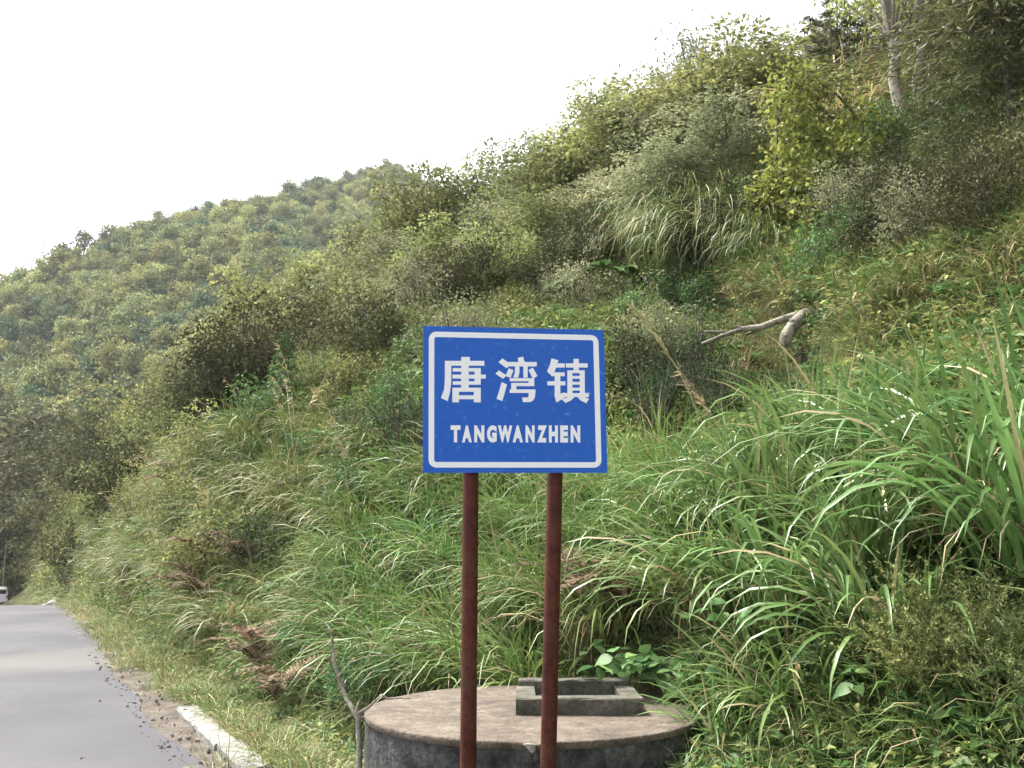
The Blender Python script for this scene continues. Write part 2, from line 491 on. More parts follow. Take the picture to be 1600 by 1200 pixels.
# ------------------------------------------------------------------ mesh helpers
class MB:
    def __init__(self):
        self.v, self.f, self.t, self.a, self.n = [], [], [], [], 0

    def add(self, v, f, tint=0.5, along=1.0):
        v = np.asarray(v, float)
        k = len(v)
        self.v.append(v)
        self.f.append(np.asarray(f, int) + self.n)
        self.t.append(np.broadcast_to(np.asarray(tint, float), (k,)))
        self.a.append(np.broadcast_to(np.asarray(along, float), (k,)))
        self.n += k

    def mesh(self, name, mat, smooth=True):
        me = bpy.data.meshes.new(name)
        v = np.concatenate(self.v)
        groups = {}
        for f in self.f:
            groups.setdefault(f.shape[1], []).append(f)
        loops, starts, tot = [], [], 0
        for k, fs in groups.items():
            fa = np.concatenate(fs)
            loops.append(fa.ravel())
            starts.append(tot + np.arange(len(fa)) * k)
            tot += fa.size
        loops = np.concatenate(loops).astype(np.int32)
        starts = np.concatenate(starts).astype(np.int32)
        me.vertices.add(len(v))
        me.vertices.foreach_set('co', v.astype(np.float32).ravel())
        me.loops.add(len(loops))
        me.loops.foreach_set('vertex_index', loops)
        me.polygons.add(len(starts))
        me.polygons.foreach_set('loop_start', starts)
        me.update(calc_edges=True)
        at = me.attributes.new('tint', 'FLOAT', 'POINT')
        at.data.foreach_set('value', np.concatenate(self.t).astype(np.float32))
        at = me.attributes.new('along', 'FLOAT', 'POINT')
        at.data.foreach_set('value', np.concatenate(self.a).astype(np.float32))
        me.polygons.foreach_set('use_smooth', np.full(len(starts), bool(smooth)))
        me.materials.append(mat)
        me.validate()
        return me

    def tube(self, pts, radii, k=6, tint=.5, caps=True):
        pts = [np.asarray(p, float) for p in pts]
        n = len(pts)
        rows = []
        ref = None
        for i in range(n):
            d = pts[min(i + 1, n - 1)] - pts[max(i - 1, 0)]
            d = d / (np.linalg.norm(d) + 1e-9)
            if ref is None or abs(ref @ d) > .95:
                ref = np.array([1.0, 0, 0]) if abs(d[0]) < .8 else np.array([0, 1.0, 0])
            a = ref - d * (ref @ d)
            a /= np.linalg.norm(a)
            b = np.cross(d, a)
            ref = a
            ang = np.arange(k) * 2 * math.pi / k
            rows.append(pts[i] + radii[i] * (np.cos(ang)[:, None] * a + np.sin(ang)[:, None] * b))
        v = np.concatenate(rows)
        f = []
        for i in range(n - 1):
            for j in range(k):
                f.append((i * k + j, i * k + (j + 1) % k, (i + 1) * k + (j + 1) % k, (i + 1) * k + j))
        self.add(v, f, tint)
        if caps:
            c = np.concatenate([[pts[0]], rows[0], [pts[-1]], rows[-1]])
            ff = [(0, 1 + (j + 1) % k, 1 + j) for j in range(k)] + [(k + 1, k + 2 + j, k + 2 + (j + 1) % k) for j in range(k)]
            self.add(c, ff, tint)

    def box(self, x0, x1, y0, y1, z0, z1, tint=.5):
        v = [(x, y, z) for z in (z0, z1) for y in (y0, y1) for x in (x0, x1)]
        f = [(0, 2, 3, 1), (4, 5, 7, 6), (0, 1, 5, 4), (2, 6, 7, 3), (0, 4, 6, 2), (1, 3, 7, 5)]
        self.add(v, f, tint)

    def prism(self, poly, z0, z1, xf=None):
        """polygon in x/z extruded along y from z0 to z1"""
        n = len(poly)
        v = [(p[0], z0, p[1]) for p in poly] + [(p[0], z1, p[1]) for p in poly]
        sides = [(i, (i + 1) % n, n + (i + 1) % n, n + i) for i in range(n)]
        self.add(v, sides)
        return v

    def leaves(self, pos, dirs, nrm, length, width, tint, fold=.25, bend=.15):
        """folded leaf: two quads either side of a midrib"""
        d = dirs / np.linalg.norm(dirs, axis=1, keepdims=True)
        n = nrm - d * np.sum(nrm * d, 1, keepdims=True)
        n /= np.linalg.norm(n, axis=1, keepdims=True) + 1e-9
        s = np.cross(d, n)
        L, W = np.asarray(length)[:, None], np.asarray(width)[:, None]
        base = pos
        tip = pos + d * L - n * L * bend
        mid = pos + d * L * .45
        lf = mid + s * W * .5 + n * W * fold
        rt = mid - s * W * .5 + n * W * fold
        k = len(pos)
        v = np.stack([base, rt, tip, lf], 1).reshape(-1, 3)
        i = np.arange(k)[:, None] * 4
        f = np.concatenate([i + np.array([[0, 1, 2]]), i + np.array([[0, 2, 3]])])
        self.add(v, f, np.repeat(np.broadcast_to(tint, (k,)), 4))

    def blades(self, base, az, th0, th1, length, width, tint, seg=5, fold=True, twist=0.0, power=1.4):
        """ribbons of grass that rise at th0 from the vertical and bend over to th1"""
        n = len(base)
        p = base.copy()
        hd = np.stack([np.cos(az), np.sin(az), np.zeros(n)], 1)
        sd_ = np.stack([-np.sin(az), np.cos(az), np.zeros(n)], 1)
        rows = []
        for i in range(seg + 1):
            u = i / seg
            th = th0 + (th1 - th0) * u ** power
            dv = hd * np.sin(th)[:, None] + np.array([[0, 0, 1.0]]) * np.cos(th)[:, None]
            if i > 0:
                p = p + dv * (length / seg)[:, None]
            nv = -hd * np.cos(th)[:, None] + np.array([[0, 0, 1.0]]) * np.sin(th)[:, None]
            w = (width * (0.55 + 0.45 * min(1, u * 3)) * (1 - u ** 3) ** .8)[:, None] * .5
            tw = twist * u if np.isscalar(twist) else (twist * u)[:, None]
            sv = sd_ * np.cos(tw) + nv * np.sin(tw)
            if fold:
                rows.append(np.stack([p + sv * w + nv * w * .35, p, p - sv * w + nv * w * .35], 1))
            else:
                rows.append(np.stack([p + sv * w, p - sv * w], 1))
        c = 3 if fold else 2
        v = np.stack(rows, 1)            # n, seg+1, c, 3
        al = np.broadcast_to((np.arange(seg + 1) / seg)[None, :, None], (n, seg + 1, c)).reshape(-1)
        tt = np.broadcast_to(np.asarray(tint)[:, None, None], (n, seg + 1, c)).reshape(-1)
        per = (seg + 1) * c
        f = []
        for i in range(seg):
            for j in range(c - 1):
                f.append((i * c + j, i * c + j + 1, (i + 1) * c + j + 1, (i + 1) * c + j))
        f = np.array(f)
        fa = (np.arange(n)[:, None, None] * per + f[None]).reshape(-1, 4)
        self.add(v.reshape(-1, 3), fa, tt, al)


def link(name, me, parent=None, loc=None):
    o = bpy.data.objects.new(name, me)
    COL.objects.link(o)
    if parent is not None:
        o.parent = parent
    if loc is not None:
        o.location = loc
    return o


def empty(name, loc, rz=0.0, scale=1.0):
    o = bpy.data.objects.new(name, None)
    COL.objects.link(o)
    o.location = loc
    o.rotation_euler = (0, 0, rz)
    o.scale = (scale,) * 3 if np.isscalar(scale) else scale
    o.empty_display_size = .2
    return o


def tag(o, label=None, cat=None, group=None, kind=None):
    if label:
        o['label'] = label
    if cat:
        o['category'] = cat
    if group:
        o['group'] = group
    if kind:
        o['kind'] = kind
    return o


# ------------------------------------------------------------------ large structure: terrain, road, kerb
def build_terrain():
    xs = np.concatenate([np.linspace(-420, -160, 20)[:-1], np.linspace(-160, -40, 61)[:-1], np.linspace(-40, -22, 30)[:-1],
                         np.linspace(-22, 24, 185)[:-1], np.linspace(24, 60, 50)[:-1], np.linspace(60, 160, 41)[:-1], np.linspace(160, 420, 20)])
    ys = np.concatenate([np.linspace(-60, 0, 16)[:-1], np.linspace(0, 36, 145)[:-1], np.linspace(36, 70, 60)[:-1],
                         np.linspace(70, 160, 60)[:-1], np.linspace(160, 420, 90)[:-1], np.linspace(420, 520, 8)])
    X, Y = np.meshgrid(xs, ys)
    Z = height(X.ravel(), Y.ravel()).reshape(X.shape)
    v = np.stack([X, Y, Z], -1).reshape(-1, 3)
    nx, ny = len(xs), len(ys)
    i = np.arange(nx - 1)[None] + np.arange(ny - 1)[:, None] * nx
    f = np.stack([i, i + 1, i + nx + 1, i + nx], -1).reshape(-1, 4)
    mb = MB()
    mb.add(v, f)
    return tag(link('hillside', mb.mesh('hillside', M['soil'])), kind='structure')


build_terrain()


def sheet(name, s0f, s1f, ts, mat, dz=0.0, cols=2):
    mb = MB()
    rows = []
    for t in ts:
        a, b = s0f(t), s1f(t)
        for c in range(cols):
            s = a + (b - a) * c / (cols - 1)
            rows.append((s, t, float(road_z(t) if t > 0 else 0.0) + dz))
    f = []
    for i in range(len(ts) - 1):
        for c in range(cols - 1):
            k = i * cols + c
            f.append((k, k + 1, k + cols + 1, k + cols))
    mb.add(rows, f)
    o = link(name, mb.mesh(name, mat))
    # local x = across, local y = along the road
    o.matrix_world = Matrix(((N[0], U[0], 0, P0[0]), (N[1], U[1], 0, P0[1]), (0, 0, 1, 0), (0, 0, 0, 1)))
    return tag(o, kind='structure')


TS = list(np.arange(-30, 18, 1.0)) + list(np.arange(18, 30, .5)) + list(np.arange(30, 132, 3.0))


def redge(t):
    return -0.33 + 0.14 * float(vnoise(t, 0.3, 1.7, 21)) * 2 + 0.05 * float(vnoise(t, 0.7, .45, 22)) * 2 + (0.16 * np.clip((t - 5) / 8, 0, 1))


sheet('road', lambda t: -6.8, redge, list(np.arange(-30, 32, .25)) + list(np.arange(32, 132, 2.0)), M['asphalt'], 0.0)
sheet('verge', lambda t: -1.4, lambda t: 0.22, TS, M['verge'], -0.012, 6)


def build_kerb():
    root = tag(empty('kerb', (P0[0], P0[1], 0)), kind='structure')
    t = -9.0
    i = 0
    while t < 9:
        L = 0.98
        mb = MB()
        w, h = 0.26, 0.045
        jx, jz = random.uniform(-.02, .02), random.uniform(-.015, .012)
        if 2.0 < t < 4.2:
            jz -= .05
        jz -= .022 * max(0, t - 2.0)
        n = 5
        prof = [(-.09, -.15), (-.09, h - .02), (-.075, h), (.10, h), (.115, h - .02), (.115, -.15)]
        rows = []
        for k in range(n + 1):
            tt = t + .006 + (L - .012) * k / n
            for (a, b) in prof:
                s_ = a + jx + random.uniform(-.008, .008)
                z_ = b + jz + (random.uniform(-.012, .006) if b > 0 else 0)
                x_, y_ = xy(s_, tt)
                rows.append((x_ - P0[0], y_ - P0[1], z_ + float(road_z(tt) if tt > 0 else 0)))
        m = len(prof)
        f = []
        for k in range(n):
            for j in range(m - 1):
                a = k * m + j
                f.append((a, a + 1, a + m + 1, a + m))
        mb.add(rows, f)
        mb.add(rows[:m], [(0, 1, 2), (0, 2, 3), (0, 3, 4), (0, 4, 5)])
        mb.add(rows[-m:], [(2, 1, 0), (3, 2, 0), (4, 3, 0), (5, 4, 0)])
        link('kerb_stone', mb.mesh('kerb_stone', M['kerb'], smooth=False), root)
        t += 1.0
        i += 1


build_kerb()

# ------------------------------------------------------------------ the road sign
def build_sign():
    PW, PH, TH = 1.012, 0.80, 0.004
    YD = 5.45
    c = at_depth(805.5, 624.5, YD)
    yaw = R(9.0)
    root = empty('road_sign', (c.x, c.y, 0.0), yaw)
    tag(root, 'blue town name sign with white border and Chinese characters on two rusty red posts', 'road sign')
    zc = c.z
    roll = R(-0.6)

    def P(u, v):      # panel coordinates 0..1 -> local x, z
        x, z = (u - .5) * PW, (v - .5) * PH
        return x * math.cos(roll) + z * math.sin(roll), zc - x * math.sin(roll) + z * math.cos(roll)

    def crop(cx, cy):  # measured positions on the panel
        u = (cx - 100) / (1265 + 20 * (cy - 98) / 1010)
        top, bot = 68 + 30 * u, 1110 - 2 * u
        return P(u, 1 - (cy - top) / (bot - top))

    def solid(name, polys, depth, mat, parent, y_front=-TH, step=0.00012):
        mb = MB()
        for i, poly in enumerate(polys):
            pts = [np.array(q) for q in poly]
            area = sum(pts[k][0] * pts[(k + 1) % len(pts)][1] - pts[(k + 1) % len(pts)][0] * pts[k][1] for k in range(len(pts)))
            if area < 0:
                pts = pts[::-1]
            n = len(pts)
            yf = y_front - depth - i * step
            v = [(p[0], yf, p[1]) for p in pts] + [(p[0], y_front, p[1]) for p in pts]
            mb.add(v, [(k, n + k, n + (k + 1) % n, (k + 1) % n) for k in range(n)])
            if n == 4:
                mb.add(v[:4], [(0, 1, 2, 3)])
            else:
                from mathutils.geometry import tessellate_polygon
                tr = tessellate_polygon([[Vector((p[0], p[1], 0)) for p in pts]])
                mb.add(v[:n], [t if True else t for t in tr])
        return link(name, mb.mesh(name, mat, smooth=False), parent)

    # panel
    mb = MB()
    cs = [P(0, 0), P(1, 0), P(1, 1), P(0, 1)]
    v = [(p[0], -TH, p[1]) for p in cs] + [(p[0], 0, p[1]) for p in cs]
    mb.add(v, [(0, 1, 2, 3), (7, 6, 5, 4), (0, 4, 5, 1), (1, 5, 6, 2), (2, 6, 7, 3), (3, 7, 4, 0)])
    link('panel', mb.mesh('panel', M['blue'], smooth=False), root)
    # white border: rounded frame
    mb = MB()
    out, inn = [], []
    ro, wl_ = 0.042, 0.030
    bx0, bx1, by0, by1 = .030 * PW, .968 * PW, .035 * PH, .962 * PH
    for (cx_, cy_, a0) in ((bx1 - ro, by1 - ro, 0), (bx0 + ro, by1 - ro, 90), (bx0 + ro, by0 + ro, 180), (bx1 - ro, by0 + ro, 270)):
        for k in range(7):
            a = R(a0 + 15 * k)
            out.append(P((cx_ + ro * math.cos(a)) / PW, (cy_ + ro * math.sin(a)) / PH))
            inn.append(P((cx_ + (ro - wl_) * math.cos(a)) / PW, (cy_ + (ro - wl_) * math.sin(a)) / PH))
    n = len(out)
    yf, yb = -TH - .0006, -TH
    v = [(p[0], yf, p[1]) for p in out] + [(p[0], yf, p[1]) for p in inn] + [(p[0], yb, p[1]) for p in out] + [(p[0], yb, p[1]) for p in inn]
    f = []
    for k in range(n):
        k2 = (k + 1) % n
        f += [(k, n + k, n + k2, k2), (k, k2, 2 * n + k2, 2 * n + k), (n + k2, n + k, 3 * n + k, 3 * n + k2)]
    mb.add(v, f)
    link('border', mb.mesh('border', M['white'], smooth=False), root)

    def rect(x0, y0, x1, y1):
        return [(x0, y0), (x1, y0), (x1, y1), (x0, y1)]
    tang = [rect(360, 292, 420, 332), rect(248, 320, 520, 355),
            [(248, 320), (292, 320), (292, 470), (284, 540), (268, 608), (222, 585), (244, 520), (248, 450)],
            rect(302, 372, 495, 397), rect(300, 419, 530, 447), rect(302, 466, 495, 491), rect(452, 372, 495, 491),
            rect(360, 330, 412, 520), rect(300, 512, 495, 541), rect(300, 566, 495, 594), rect(300, 512, 345, 616), rect(447, 512, 495, 616)]
    wan = [[(645, 302), (702, 343), (676, 374), (618, 330)], [(620, 388), (674, 424), (650, 449), (597, 412)],
           [(640, 472), (677, 488), (662, 545), (645, 606), (604, 592), (624, 530)],
           [(752, 298), (790, 290), (802, 332), (758, 332)], rect(680, 328, 886, 360),
           [(734, 358), (764, 358), (764, 405), (756, 440), (722, 440), (732, 405)], rect(792, 358, 822, 440),
           [(690, 373), (722, 387), (702, 442), (666, 428)], [(828, 386), (858, 368), (890, 428), (858, 449)],
           rect(696, 444, 868, 466), rect(828, 444, 868, 500), rect(706, 478, 868, 501), rect(706, 478, 742, 548),
           rect(696, 524, 876, 549), [(832, 524), (876, 524), (872, 580), (858, 605), (838, 614), (788, 614), (782, 582), (826, 580)]]
    zhen = [[(990, 302), (1040, 316), (1012, 398), (988, 425), (958, 395), (978, 350)], rect(1004, 338, 1084, 368),
            rect(988, 402, 1084, 430), rect(960, 466, 1088, 495), rect(1012, 402, 1052, 580),
            [(1008, 560), (1046, 556), (1082, 545), (1090, 578), (1024, 616)],
            rect(1146, 306, 1184, 400), rect(1092, 338, 1247, 368),
            rect(1102, 388, 1138, 560), rect(1190, 388, 1226, 560), rect(1102, 388, 1226, 408), rect(1138, 428, 1190, 448),
            rect(1138, 470, 1190, 490), rect(1138, 512, 1190, 532), rect(1082, 550, 1254, 578),
            [(1112, 574), (1156, 574), (1128, 602), (1088, 620), (1062, 594), (1094, 584)],
            [(1172, 574), (1218, 574), (1256, 592), (1236, 622), (1192, 600)]]
    for ch in (tang, wan, zhen):
        solid('character', [[crop(*q) for q in poly] for poly in ch], .0006, M['white'], root)
    # Latin line: bold condensed capitals
    cells = [('T', 288, 356), ('A', 366, 434), ('N', 450, 520), ('G', 538, 606), ('W', 614, 714), ('A', 716, 788), ('N', 806, 870), ('Z', 888, 956), ('H', 970, 1034), ('E', 1050, 1106), ('N', 1124, 1192)]
    cache = {}
    for ch, x0, x1 in cells:
        cu = bpy.data.curves.new('letter', 'FONT')
        cu.body = ch
        cu.offset = .065
        cu.resolution_u = 4
        tmp = bpy.data.objects.new('letter', cu)
        COL.objects.link(tmp)
        bpy.context.view_layer.update()
        me0 = bpy.data.meshes.new_from_object(tmp.evaluated_get(bpy.context.evaluated_depsgraph_get()))
        bpy.data.objects.remove(tmp)
        co = np.empty(len(me0.vertices) * 3)
        me0.vertices.foreach_get('co', co)
        co = co.reshape(-1, 3)
        lo, hi = co.min(0), co.max(0)
        nv = []
        for q in co:
            a = crop(x0 + (q[0] - lo[0]) / (hi[0] - lo[0]) * (x1 - x0), 898 - (q[1] - lo[1]) / (hi[1] - lo[1]) * 120)
            nv.append((a[0], -TH - .0006, a[1]))
        mb = MB()
        for poly in me0.polygons:
            mb.add([nv[k] for k in poly.vertices], [tuple(range(len(poly.vertices)))])
        link('letter', mb.mesh('letter', M['white'], smooth=False), root)
    # rear rails with clamps
    for zz in (.22, .78):
        mb = MB()
        mb.box(-.46, .46, 0.0005, .012, zc + (zz - .5) * PH - .02, zc + (zz - .5) * PH + .02)
        link('rail', mb.mesh('rail', M['galv'], smooth=False), root)
    # posts: round steel pipe, each leaning a little
    inv = Matrix.Rotation(-yaw, 3, 'Z')
    for (pt, pb) in (((735.5, 741), (731.5, 1200)), ((867, 741), (856.5, 1200))):
        off = (pt[0] - 805.5) / F * YD
        yd = YD + off * math.tan(yaw) + .012 + .0435
        a, b = at_depth(*pt, yd), at_depth(*pb, yd)
        dirv = (a - b).normalized()
        top = a + dirv * ((zc + PH * .47 - a.z) / dirv.z)
        bot = b + dirv * ((-0.45 - b.z) / dirv.z)
        la, lb = inv @ (top - root.location), inv @ (bot - root.location)
        mb = MB()
        mb.tube([lb + (la - lb) * k / 8 for k in range(9)], [.043] * 9, 20)
        link('post', mb.mesh('post', M['rustpost']), root)
        mb = MB()
        mb.tube([la, la + Vector((0, 0, .004))], [.0445, .0445], 20)
        link('post_cap', mb.mesh('post_cap', M['rustpost']), root)


build_sign()


# ------------------------------------------------------------------ round concrete water tank
def build_tank():
    ZT = 0.53
    c = at_depth(832, 1121, 6.72)
    root = tag(empty('water_tank', (c.x, c.y, 0)), 'round concrete water tank with a square hatch on top behind the sign posts', 'water tank')
    Rr = 1.075
    k = 72
    # wall with an irregular surface
    mb = MB()
    rows = []
    zs = [-.8, -.5, -.2, 0, .2, .34, ZT - .02]
    for i, z in enumerate(zs):
        for j in range(k):
            a = 2 * math.pi * j / k
            r = Rr - .012 + .006 * math.sin(9 * a + z * 7) + random.uniform(-.004, .004)
            rows.append((r * math.cos(a), r * math.sin(a), z))
    f = [(i * k + j, i * k + (j + 1) % k, (i + 1) * k + (j + 1) % k, (i + 1) * k + j) for i in range(len(zs) - 1) for j in range(k)]
    mb.add(rows, f)
    link('wall', mb.mesh('wall', M['concrete_side']), root)
    # top slab with a rounded lip
    mb = MB()
    prof = [(Rr - .01, ZT - .045), (Rr - .003, ZT - .035), (Rr - .001, ZT - .010), (Rr - .004, ZT - .003), (Rr - .012, ZT), (Rr * .7, ZT + .004), (Rr * .4, ZT + .006), (.02, ZT + .007)]
    rows = []
    for (r, z) in prof:
        for j in range(k):
            a = 2 * math.pi * j / k
            n_ = float(vnoise(r * math.cos(a) * 3, r * math.sin(a) * 3, .5, 31))
            ed = 1 if r > Rr * .9 else .3
            dent = .03 * math.exp(-((a - R(268)) / .035) ** 2) if z > ZT - .03 and r > Rr - .03 else 0
            rows.append((r * (1 + .004 * n_ * ed) * math.cos(a), (r * (1 + .004 * n_ * ed)) * math.sin(a), z + .006 * n_ * (1 if z >= ZT else 0) - dent))
    f = [(i * k + j, i * k + (j + 1) % k, (i + 1) * k + (j + 1) % k, (i + 1) * k + j) for i in range(len(prof) - 1) for j in range(k)]
    mb.add(rows, f)
    mb.add(rows[-k:], [tuple(range(k))])
    link('top_slab', mb.mesh('top_slab', M['concrete_top']), root)
    # chipped plaster on the front rim
    mb = MB()
    a0 = R(268.0)
    pts = [(-.055, .0), (-.02, .004), (.03, .002), (.052, -.004), (.048, -.05), (.02, -.075), (-.004, -.05), (-.03, -.022)]
    v = []
    for (u, w) in pts:
        u, w = u * .62, w * .62
        a = a0 + u / Rr
        v.append(((Rr + .010) * math.cos(a), (Rr + .010) * math.sin(a), ZT - .012 + w))
    v2 = [(p[0] * .985, p[1] * .985, p[2]) for p in v]
    n = len(v)
    mb.add(v + v2, [(i, (i + 1) % n, n + (i + 1) % n, n + i) for i in range(n)])
    mb.add(v, [(0, 1, 2), (0, 2, 7), (7, 2, 6), (6, 2, 3), (6, 3, 4), (6, 4, 5)])
    link('plaster_chip', mb.mesh('plaster_chip', M['plaster'], smooth=False), root)
    # hatch kerb: four concrete walls round an open square
    fl, fr = at_depth(806, 1110, 6.43), at_depth(1006, 1110, 6.43)
    x0, x1 = fl.x - c.x, fr.x - c.x
    y0, y1 = 6.43 - c.y, 7.12 - c.y
    w, hh = .125, .105
    hb = tag(empty('hatch', (0, 0, 0)))
    hb.parent = root
    def wall_piece(nm, xa, xb, ya, yb, za, zb):
        m2 = MB()
        nx, ny = 8, 3
        g = lambda a, b, n: np.linspace(a, b, n + 1)
        e = .008
        prof = [(ya, za), (ya, zb - e), (ya + e, zb), (yb - e, zb), (yb, zb - e), (yb, za)]
        rows = []
        for xx in g(xa, xb, nx):
            for (yy, z_) in prof:
                rows.append((xx, yy + random.uniform(-.003, .003), z_ + random.uniform(-.004, .003)))
        m_ = len(prof)
        f_ = [(i * m_ + j, i * m_ + j + 1, (i + 1) * m_ + j + 1, (i + 1) * m_ + j) for i in range(nx) for j in range(m_ - 1)]
        m2.add(rows, f_)
        m2.add(rows[:m_], [(0, 1, 2), (0, 2, 3), (0, 3, 4), (0, 4, 5)])
        m2.add(rows[-m_:], [(2, 1, 0), (3, 2, 0), (4, 3, 0), (5, 4, 0)])
        link(nm, m2.mesh(nm, M['concrete_hatch'], smooth=False), hb)
    zt = ZT + .004
    m2 = MB()
    m2.box(x0 + w + .003, x1 - w - .003, y0 + w + .003, y1 - w - .003, zt - .01, zt + .045)
    link('dark_infill', m2.mesh('dark_infill', M['concrete_side'], smooth=False), hb)  # added dark fill, stands for the shaded floor of the open hatch
    wall_piece('front_kerb', x0, x1, y0, y0 + w, zt - .02, zt + hh)
    wall_piece('rear_kerb', x0 + .02, x1 - .03, y1 - w, y1, zt - .02, zt + hh + .035)
    for (xa, xb) in ((x0 + .004, x0 + w), (x1 - w, x1 - .004)):
        m2 = MB()
        m2.box(xa, xb, y0 + w + .002, y1 - w - .002, zt - .02, zt + hh - .004)
        link('side_kerb', m2.mesh('side_kerb', M['concrete_hatch'], smooth=False), hb)


build_tank()


# ------------------------------------------------------------------ plant prototypes (meshes)
def rnd(n, a=0.0, b=1.0):
    return rng.uniform(a, b, n)


def m_grass(mat, n=110, L=(.7, 1.3), W=.03, spread=.28, lean=.9, droop=2.0, seg=6, fold=True, dryf=.08, biasdir=None, up=0.15):
    mb = MB()
    a = rnd(n, 0, 2 * math.pi)
    r = spread * np.sqrt(rnd(n))
    base = np.stack([r * np.cos(a), r * np.sin(a), np.full(n, -.08)], 1)
    az = a + rng.normal(0, .7, n)
    if biasdir is not None:
        az = np.where(rnd(n) < .55, biasdir + rng.normal(0, .8, n), az)
    th0 = np.abs(rng.normal(.22, .18, n))
    erect = rnd(n) < up
    th1 = np.where(erect, th0 + rnd(n, .1, .5), th0 + rnd(n, lean, droop))
    L_ = rnd(n, *L) * np.where(erect, .95, 1.0)
    W_ = W * rnd(n, .6, 1.15)
    tint = np.clip(rng.normal(.5, .2, n), 0, .9)
    tint = np.where(rnd(n) < dryf, 1.0, tint)
    mb.blades(base, az, th0, th1, L_, W_, tint, seg, fold, twist=rng.normal(0, .6, n))
    return mb.mesh('leaf_blades', mat)


def m_stalks(mat, n=4, L=(1.2, 1.8)):
    """flowering stalks: thin stems with a drooping plume"""
    mb = MB()
    for i in range(n):
        a, ln, le = random.uniform(0, 6.28), random.uniform(*L), random.uniform(.1, .45)
        p = np.array([random.uniform(-.15, .15), random.uniform(-.15, .15), 0.0])
        pts = [p]
        for k in range(6):
            th = le + .06 * k * k * .3
            p = p + ln / 6 * np.array([math.sin(th) * math.cos(a), math.sin(th) * math.sin(a), math.cos(th)])
            pts.append(p)
        mb.tube(pts, [.005, .005, .0045, .004, .0035, .003, .002], 4, .8)
        q = 26
        u = rnd(q, .72, 1.0)
        idx = u * 6
        i0 = np.clip(idx.astype(int), 0, 5)
        P_ = np.array(pts)
        pos = P_[i0] + (P_[i0 + 1] - P_[i0]) * (idx - i0)[:, None]
        d = rng.normal(0, .5, (q, 3)) + np.array([math.cos(a), math.sin(a), .5])
        mb.leaves(pos, d, rng.normal(0, 1, (q, 3)), rnd(q, .06, .13), np.full(q, .008), rnd(q, .5, 1))
    return mb.mesh('flower_stalks', mat)


def fib(n):
    i = np.arange(n) + .5
    ph = np.arccos(1 - 2 * i / n)
    th = math.pi * (1 + 5 ** .5) * i
    return np.stack([np.cos(th) * np.sin(ph), np.sin(th) * np.sin(ph), np.cos(ph)], 1)


def skeleton(kind, H, W, seed):
    """trunk and limb polylines, and the tips where foliage grows"""
    rs = random.Random(seed)
    lines, tips = [], []
    if kind == 'tree':
        tr = [np.array([0, 0, -.3])]
        p = np.array([0., 0, 0])
        lean = np.array([rs.uniform(-.12, .12), rs.uniform(-.12, .12), 1.0])
        nseg = 7
        for k in range(nseg):
            p = p + lean * H * .8 / nseg + np.array([rs.uniform(-.03, .03), rs.uniform(-.03, .03), 0]) * H
            tr.append(p.copy())
        r0 = H * .016 + .02
        lines.append((tr, [r0 * (1 - .8 * k / nseg) for k in range(nseg + 1)]))
        nl = 13
        for i in range(nl):
            u = .28 + .72 * i / (nl - 1)
            k = u * nseg
            i0 = min(int(k), nseg - 1)
            b = tr[i0] + (tr[i0 + 1] - tr[i0]) * (k - i0)
            a = i * 2.4 + rs.uniform(-.5, .5)
            ln = W * .55 * (1.15 - .75 * abs(u - .5)) * rs.uniform(.7, 1.15)
            el = rs.uniform(.25, .75) + .4 * u
            e = b + ln * np.array([math.cos(a) * math.cos(el), math.sin(a) * math.cos(el), math.sin(el) * .8])
            mid = (b + e) / 2 + np.array([0, 0, -.05 * ln])
            lines.append(([b, mid, e], [r0 * .35 * (1.1 - u * .6), r0 * .22, r0 * .08]))
            for q in range(5):
                w = rs.uniform(.35, 1.05)
                c = b + (e - b) * w + np.array([rs.gauss(0, .2), rs.gauss(0, .2), rs.gauss(0.05, .16)]) * ln
                lines.append(([b + (e - b) * w * .8, c], [r0 * .1, r0 * .04]))
                tips.append((c, ln * rs.uniform(.22, .42)))
        tips.append((tr[-1] + np.array([0, 0, .05 * H]), W * .2))
    else:     # shrub: several stems from the ground
        ns = 11
        for i in range(ns):
            a = i * 2.4 + rs.uniform(-.4, .4)
            out = W * .5 * math.sqrt((i + .7) / ns) * rs.uniform(.75, 1.05)
            hh = H * (1 - .45 * (i / ns)) * rs.uniform(.75, 1.05)
            e = np.array([math.cos(a) * out, math.sin(a) * out, hh])
            b = np.array([math.cos(a) * .08 * W, math.sin(a) * .08 * W, -.15])
            m_ = b * .5 + e * .5 + np.array([0, 0, .1 * hh])
            r0 = .012 + .008 * H
            lines.append(([b, m_, e], [r0, r0 * .6, r0 * .2]))
            for q in range(6):
                w = rs.uniform(.3, 1.0)
                c = b + (e - b) * w + np.array([rs.gauss(0, .13) * W, rs.gauss(0, .13) * W, rs.gauss(.03, .1) * H])
                c[2] = max(c[2], .05)
                lines.append(([b + (e - b) * w * .8, c], [r0 * .3, r0 * .1]))
                tips.append((c, .17 * W * rs.uniform(.6, 1.1)))
    return lines, tips


def m_wood(lines, mat, name='trunk', kmain=7):
    mb = MB()
    for i, (p, r) in enumerate(lines):
        mb.tube(p, r, kmain if r[0] > .03 else 4, caps=False)
    return mb.mesh(name, mat)


